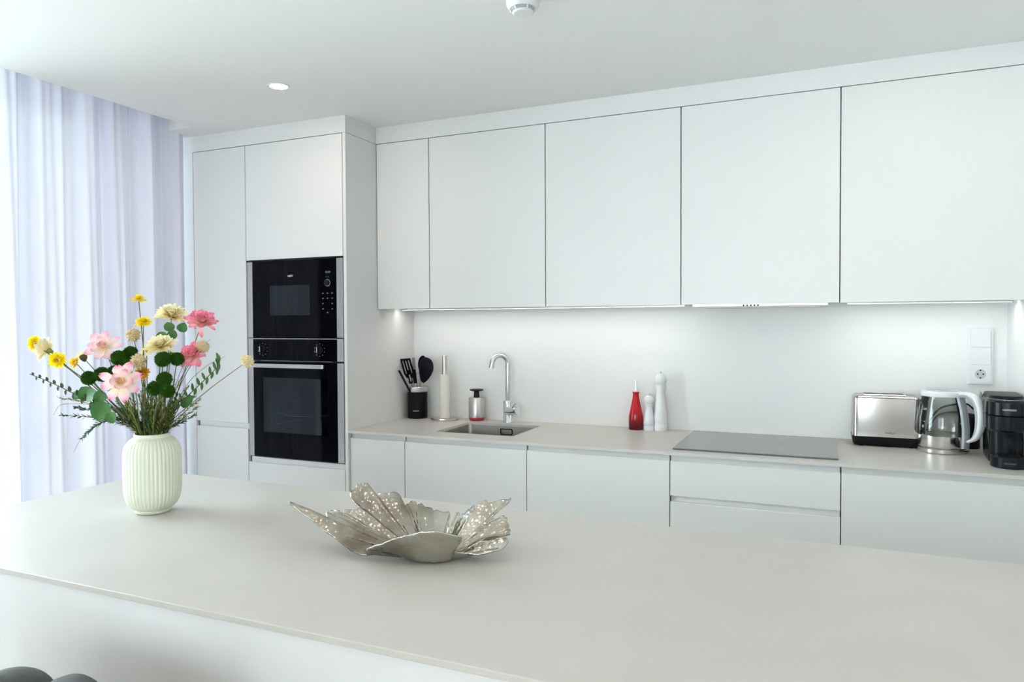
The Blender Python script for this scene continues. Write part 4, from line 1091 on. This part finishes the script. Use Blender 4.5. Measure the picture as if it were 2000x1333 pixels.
# yellow button flowers
YP = [((0.3484, -2.0096, 1.4696), 'topmost yellow flower standing high above the vase', (.1, -.1, 1)),
      ((0.3865, -2.0274, 1.4079), 'yellow flower just below the topmost yellow one', (.2, -.35, 1)),
      ((0.136, -2.156, 1.3546), 'yellow flower at the far left end of the bouquet', (-1, -.45, .25)),
      ((0.2043, -2.1415, 1.3112), 'yellow flower hanging below the far left cream blossom', (.8, -.9, -.1)),
      ((0.3582, -1.995, 1.3325), 'small yellow flower partly hidden beside the middle cream blossom', (-.4, -.5, 1)),
      ((0.4311, -2.070, 1.2757), 'orange yellow flower right of the large pink blossom', (.5, -.8, .5)),
      ((0.2491, -2.1223, 1.3029), 'loose yellow flower cluster left of the pale pink blossom', (-.3, -.7, .3))]
for i, (p, lab, f) in enumerate(YP):
    t, tip, d = flower('yellow_flower', lab, p)
    s = 1.08 if i < 4 else .9
    m = ORA if i == 5 else YEL
    blossom('blossom', t, tip, f, m, [dict(n=16, L=.019*s, W=.0042*s, el0=.1, el1=-.2, jit=.12, nl=3, nw=2), dict(n=14, L=.0165*s, W=.0040*s, el0=.35, el1=.1, z0=.002, off=.2, jit=.15, nl=3, nw=2), dict(n=12, L=.012*s, W=.0036*s, el0=.7, el1=.4, z0=.003, jit=.2, nl=3, nw=2), dict(n=12, L=.011*s, W=.0036*s, el0=1.1, el1=.8, z0=.004, jit=.25, nl=3, nw=2), dict(n=9, L=.0095*s, W=.0034*s, el0=1.4, el1=1.2, z0=.004, jit=.3, nl=3, nw=2)])
# cream dahlias
def big(n1=13, R=.040, W=.0085, el=(.1, .15), notch=.0, dense=4, jit=.12, rise=.0):
    out = []
    for q in range(dense):
        f = q/(dense-1) if dense > 1 else 0
        out.append(dict(n=max(6, int(n1*(1-.35*f))), L=R*(1-.62*f), W=W*(1-.35*f), el0=el[0]+1.15*f, el1=el[1]+1.1*f+rise, z0=.0035*q*.5, off=q*.37, jit=jit, notch=notch, cup=.3))
    return out
for p, lab, f, R in [((0.4308, -1.975, 1.4250), 'topmost cream blossom at the top right of the bouquet', TOCAM*.4+Vector((.1, 0, .9)), .043),
                  ((0.4553, -2.0319, 1.3430), 'cream blossom in the middle above the dark green balls', TOCAM*.75+Vector((-.3, 0, .75)), .040),
                  ((0.1600, -2.133, 1.3340), 'cream trumpet-shaped blossom at the far left', (-.9, -.35, .35), .036)]:
    t, tip, d = flower('cream_flower', lab, p)
    blossom('blossom', t, tip, f, CRE, big(17, R, .0088, (.25, .1) if R > .037 else (.9, .35), dense=6, jit=.18))
    b = NB(); lathe(b, [(0, -.010), (.003, -.010), (.007, -.003), (.008, .002), (0, .002)], 12); bmesh.ops.transform(b, matrix=Matrix.Translation(tip) @ aim(f), verts=b.verts); obj('calyx', b, LEAFO, t, smooth=True)
t, tip, d = flower('white_bud', 'half open white bud with brown calyx on the left side', (0.2392, -2.0936, 1.315))
blossom('blossom', t, tip, (-.3, -.2, 1), CRE, big(9, .019, .006, (.9, 1.0), dense=3, jit=.12))
b = NB(); lathe(b, [(0, -.012), (.004, -.010), (.009, -.003), (.0105, .006), (.009, .008), (0, .004)], 14); bmesh.ops.transform(b, matrix=Matrix.Translation(tip) @ aim((-.3, -.2, 1)), verts=b.verts); obj('calyx', b, STEMB, t, smooth=True)
# pink blossoms
for p, lab, f, R, m, W in [((0.3081, -2.0849, 1.3429), 'pale pink blossom with darker petal edges on the left', TOCAM*.8+Vector((-.35, -.1, .45)), .047, PALE, .0138),
                     ((0.434, -2.135, 1.2577), 'large pink and cream blossom facing forward at the bouquet centre', TOCAM+Vector((-.15, 0, .25)), .048, PNK, .0140),
                     ((0.5159, -1.9496, 1.408), 'pink blossom highest at the right side of the bouquet', (.45, -.35, .8), .042, PNK2, .0105),
                     ((0.5214, -1.9822, 1.3196), 'rose pink blossom at the right below the highest pink one', (.1, -.85, .75), .041, PNK2, .0105)]:
    t, tip, d = flower('pink_flower', lab, p)
    blossom('blossom', t, tip, f, m, big(8 if W > .011 else 13, R, W, (.12, .15) if W > .011 else (.15, .25), dense=3 if W > .011 else 5, notch=.10, jit=.16))
    b = NB(); lathe(b, [(0, .004), (.006, .004), (.0065, .010), (.003, .013), (0, .0135)], 16); bmesh.ops.transform(b, matrix=Matrix.Translation(tip) @ aim(f), verts=b.verts)
    obj('flower_centre', b, mat('centre_gold', (.72, .48, .12), .8), t, smooth=True)
    if W < .011:
        blossom('drooping_petals', t, tip, (.1, -.5, .9), m, [dict(n=4, L=R*.85, W=.009, el0=-.3, el1=-1.0, jit=.2, notch=.1, off=-1.2)])
def spiky(name, t, pos, R, m, sub=3, spike=.25, jit=.12, sq=1.0, ax=(0, 0, 1)):
    b = NB(); bmesh.ops.create_icosphere(b, subdivisions=sub, radius=R)
    fs = list(b.faces)
    for f in fs:
        c = f.calc_center_median(); n = c.normalized()
        v = b.verts.new(c + n*R*spike*FR.uniform(1-jit*3, 1+jit*3) + Vector((FR.uniform(-1, 1), FR.uniform(-1, 1), FR.uniform(-1, 1)))*R*.04)
        vs = list(f.verts); b.faces.remove(f)
        for i in range(3): b.faces.new((vs[i], vs[(i+1) % 3], v))
    for v in b.verts: v.co.z *= sq
    bmesh.ops.transform(b, matrix=Matrix.Translation(pos) @ aim(ax), verts=b.verts)
    return obj(name, b, m, t, fix=False)
# beige seed heads
for p, lab, R, m in [((0.3614, -2.0391, 1.375), 'round beige seed head above the pair of green balls', .0150, POD),
                  ((0.4372, -2.0844, 1.3082), 'beige seed head just above the large pink blossom', .0165, POD),
                  ((0.5414, -1.973, 1.3428), 'beige seed head right of the rose pink blossom', .0140, POD),
                  ((0.6584, -1.9343, 1.3044), 'cream seed head reaching far right in front of the oven', .0155, PODC)]:
    t, tip, d = flower('seed_head', lab, p, stem=STEMB, r=(.0013, .0008), bow=.02 if R < .0152 else .01)
    spiky('seed_ball', t, tip, R, m, 2, .35, .2, 1.0 if m is POD else .8, d)
# dark green moss balls
MB_ = [((0.3716, -2.0908, 1.3155), .0185, 'larger of the two dark green balls right of the pale pink blossom'),
       ((0.3732, -2.0571, 1.3276), .0170, 'dark green ball beneath the beige seed head, behind the larger ball'),
       ((0.2993, -2.1234, 1.2636), .0170, 'lowest leftmost dark green ball above the round leaves'),
       ((0.3313, -2.1093, 1.2728), .0180, 'dark green ball second from the left'),
       ((0.3529, -2.0889, 1.2787), .0165, 'dark green ball partly behind the large pink blossom'),
       ((0.4944, -2.0595, 1.3132), .0185, 'dark green ball below the middle cream blossom'),
       ((0.5036, -2.0228, 1.3117), .0165, 'dark green ball beside the rose pink blossom'),
       ((0.4925, -2.084, 1.2395), .0170, 'lowest dark green ball just right of the large pink blossom'),
       ((0.5153, -2.0736, 1.2630), .0175, 'upper dark green ball of the right lower trio'),
       ((0.5311, -2.0784, 1.2337), .0165, 'rightmost dark green ball of the right lower trio'),
       ((0.3902, -2.0832, 1.2966), .0165, 'dark green ball directly above the large pink blossom')]
for p, R, lab in MB_:
    t, tip, d = flower('moss_ball', lab, p)
    spiky('ball', t, tip, R*.93, MOSS, 4, .17, .33)
# round leaved branches
def branch(name, label, path, leaves, m=LEAFG, stem=STEMG, group='leafy branches in the ribbed vase', r=(.0016, .001)):
    t = thing(name, label, 'branch', (0, 0, 0), group=group)
    mkstem(t, path, r, stem)
    for pos, L, W, dr, nr in leaves: leaf('leaf', t, pos, dr, nr, L, W, m)
    return t
C3 = TOCAM
def rl(c, L, W, dr, nr):
    """leaf centred on c"""
    d = Vector(dr).normalized(); return (Vector(c)-d*L/2, L, W, d, nr)
branch('eucalyptus_branch', 'branch with large round green leaves on the lower left', stem_path((0.215, -2.0896, 1.205), bow=.03),
       [rl((0.246, -2.0931, 1.2184), .044, .021, (-.4, -.3, .8), C3+Vector((0, 0, .3))), rl((0.2042, -2.0896, 1.2127), .034, .013, (-.9, 0, .6), C3), rl((0.3281, -2.1132, 1.1776), .055, .024, (-.2, -.2, -1), C3+Vector((.2, 0, .2))),
        rl((0.2776, -2.1016, 1.2155), .040, .019, (.8, 0, .3), C3+Vector((0, 0, .5))), rl((0.320, -2.1075, 1.2151), .034, .016, (-.2, 0, 1), C3), rl((0.285, -2.1, 1.188), .036, .016, (-.9, 0, -.4), C3+Vector((0, 0, .8))), rl((.350, -2.10, 1.160), .034, .014, (.5, 0, -.9), C3)])
branch('eucalyptus_branch', 'branch with round green leaves under the topmost cream blossom', stem_path((0.432, -1.976, 1.400), bow=.01),
       [rl((0.3958, -1.9787, 1.3705), .036, .015, (-.7, 0, .75), C3), rl((0.4227, -1.9764, 1.3971), .030, .014, (-.4, 0, .9), C3+Vector((0, 0, .4))), rl((0.4525, -1.959, 1.395), .030, .014, (.6, 0, .7), C3), rl((0.4388, -1.9807, 1.3764), .028, .013, (.2, 0, 1), C3), rl((.447, -1.99, 1.3150), .03, .013, (-.3, 0, .9), C3)])
branch('eucalyptus_branch', 'short branch with one green leaf low on the right side', stem_path((0.480, -1.9875, 1.196), bow=.0),
       [rl((0.4953, -1.9875, 1.1942), .040, .014, (.8, .2, .45), C3+Vector((0, 0, .5))), rl((.510, -1.985, 1.208), .026, .005, (.9, .2, .1), C3)])
# long arching branch with small dark leaves
euc = spline([(VX, VY, VZ+.05), (VX-.022, VY-.018, MOUTH.z-.002), (0.3352, -2.075, 1.157), (0.2929, -2.0898, 1.186), (0.2229, -2.1098, 1.2186), (0.16, -2.1296, 1.2479), (0.1068, -2.152, 1.2716)], 6)
lv = []
for k in range(14, 36):
    p = euc[k]; s = 1 if k % 2 else -1; f = (k-14)/22
    lv.append((p, .024*(1-.62*f), .0058*(1-.5*f), (-.35, .0, .95*s), C3+Vector((.5*s, 0, .3))))
branch('willow_branch', 'long thin branch of small dark leaves reaching far left', euc, lv, LEAFD, STEMB)
# right hand sprig with drooping leaves
rs = spline([(VX, VY, VZ+.05), (VX+.02, VY+.018, MOUTH.z-.002), (0.4573, -2.0029, 1.175), (0.495, -1.9856, 1.2092), (0.539, -1.9654, 1.2544), (0.5729, -1.9497, 1.2935), (.570, -1.95, 1.312)], 6)
branch('willow_branch', 'thin branch with drooping green leaves on the right', rs, [(rs[k], .022, .0038, (-.25+.1*(k % 3), 0, -.8 if k % 2 else .5), C3+Vector((.3, 0, .2))) for k in range(13, 36)], LEAFG, STEMB)
# needle sprigs
def sprig(name, label, path, n, L, m, stem, start=.3, group='needle leaved sprigs in the ribbed vase', W=.0012, cat='sprig', spreadv=.75):
    t = thing(name, label, cat, (0, 0, 0), group=group)
    mkstem(t, path, (.0013, .0006), stem)
    b = NB(); k0 = int(len(path)*start)
    for i in range(n):
        f = i/(n-1); x = k0+(len(path)-1-k0)*f; j = min(int(x), len(path)-2); p = path[j].lerp(path[j+1], x-j); tg = (path[j+1]-path[j]).normalized()
        s = Vector((FR.uniform(-1, 1), FR.uniform(-1, 1), FR.uniform(-1, 1))); s = (s-tg*s.dot(tg)).normalized()
        d = (tg*.75+s*spreadv).normalized(); LL = L*FR.uniform(.7, 1.2)*(1-.45*f); sd = d.cross(s).normalized()*W
        q = [p-sd*.4, p+d*LL*.5-sd, p+d*LL, p+d*LL*.5+sd, p+sd*.4]
        b.faces.new([b.verts.new(v) for v in q])
    obj('needle_leaves', b, m, t, fix=False)
    return t
SPR = [([(0.3769, -2.0712, 1.1471), (0.3333, -2.09, 1.150), (0.2961, -2.1064, 1.134), (0.2536, -2.1139, 1.0994)], 'arching rosemary-like sprig drooping over the left of the vase rim', 130, .017, LEAFD),
       ([(0.3429, -2.075, 1.1425), (0.2678, -2.1071, 1.1579), (0.204, -2.1346, 1.1636)], 'horizontal dark sprig low on the left side', 90, .017, LEAFD),
       ([(0.3367, -2.0767, 1.160), (0.2634, -2.1034, 1.1950), (0.1766, -2.1235, 1.208)], 'thin sprig with yellow green tips below the long left branch', 80, .013, LEAFO),
       ([(0.3529, -2.085, 1.150), (0.30, -2.10, 1.175), (0.235, -2.12, 1.182)], 'dark feathery sprig between the round leaves and the vase rim', 110, .020, LEAFD)]
for pts, lab, n, L, m in SPR:
    sprig('rosemary_sprig', lab, spline([(VX, VY, VZ+.05), (VX-.024, VY-.020, MOUTH.z)]+pts, 6), n, L, m, STEMB, W=.0017)
for pts, lab in [([(0.3388, -2.03, 1.155), (0.2761, -2.06, 1.1817), (0.1724, -2.104, 1.1878), (0.1358, -2.1097, 1.1575)], 'thin grass blade bending down at the far left'),
                 ([(0.3388, -2.03, 1.140), (0.2561, -2.06, 1.135), (0.2125, -2.0791, 1.100), (0.1853, -2.0888, 1.0552)], 'thin grass blade hanging lowest beside the vase'),
                 ([(0.4886, -1.9879, 1.2299), (0.5388, -1.9646, 1.2874), (0.5900, -1.9432, 1.3167)], 'thin grass blade pointing right below the rose pink blossom'),
                 ([(0.46, -1.99, 1.24), (0.49, -1.97, 1.32), (0.55, -1.955, 1.362)], 'thin grass blade rising beside the right seed head')]:
    s = -1 if pts[0][0] < VX else 1
    b = NB(); P = spline([(VX, VY, VZ+.05), (VX+s*.024, VY+s*.018, MOUTH.z)]+pts, 6); tube(b, P, [.0011-.0007*i/(len(P)-1) for i in range(len(P))], 5)
    tag(obj('grass_blade', b, STEMB, smooth=True), lab, 'grass', 'thin grass blades in the ribbed vase')
# filler sprigs fanning out of the mouth
for i in range(54):
    f = i/53; side = -1+2*f
    r_ = Vector((.9178, .397, 0))
    h = FR.uniform(.07, .19)*(1-.30*abs(side)); sp_ = side*FR.uniform(.05, .15 if side > 0 else .19)
    tip = MOUTH + r_*sp_ + TOCAM*FR.uniform(-.06, .08) + Vector((0, 0, h))
    P = stem_path(tip, bow=.006)
    sprig('filler_sprig', 'thin olive green filler sprig rising from the vase mouth', P, 60, .019, [LEAFO, LEAFD, LEAFO, LEAFG][i % 4], STEMG if i % 3 else STEMB, start=.30, group='filler sprigs rising from the vase mouth', W=.0019, spreadv=.6)

# every bouquet piece gets its origin at its foot inside the vase
FOOT = Vector((VX, VY, VZ+.045))
for o in list(COL.objects):
    if o.parent is None and o.get('category') in ('flower', 'branch', 'sprig', 'grass'):
        if o.type == 'MESH': o.data.transform(Matrix.Translation(-FOOT))
        for c in o.children: c.data.transform(Matrix.Translation(-FOOT))
        o.location = FOOT
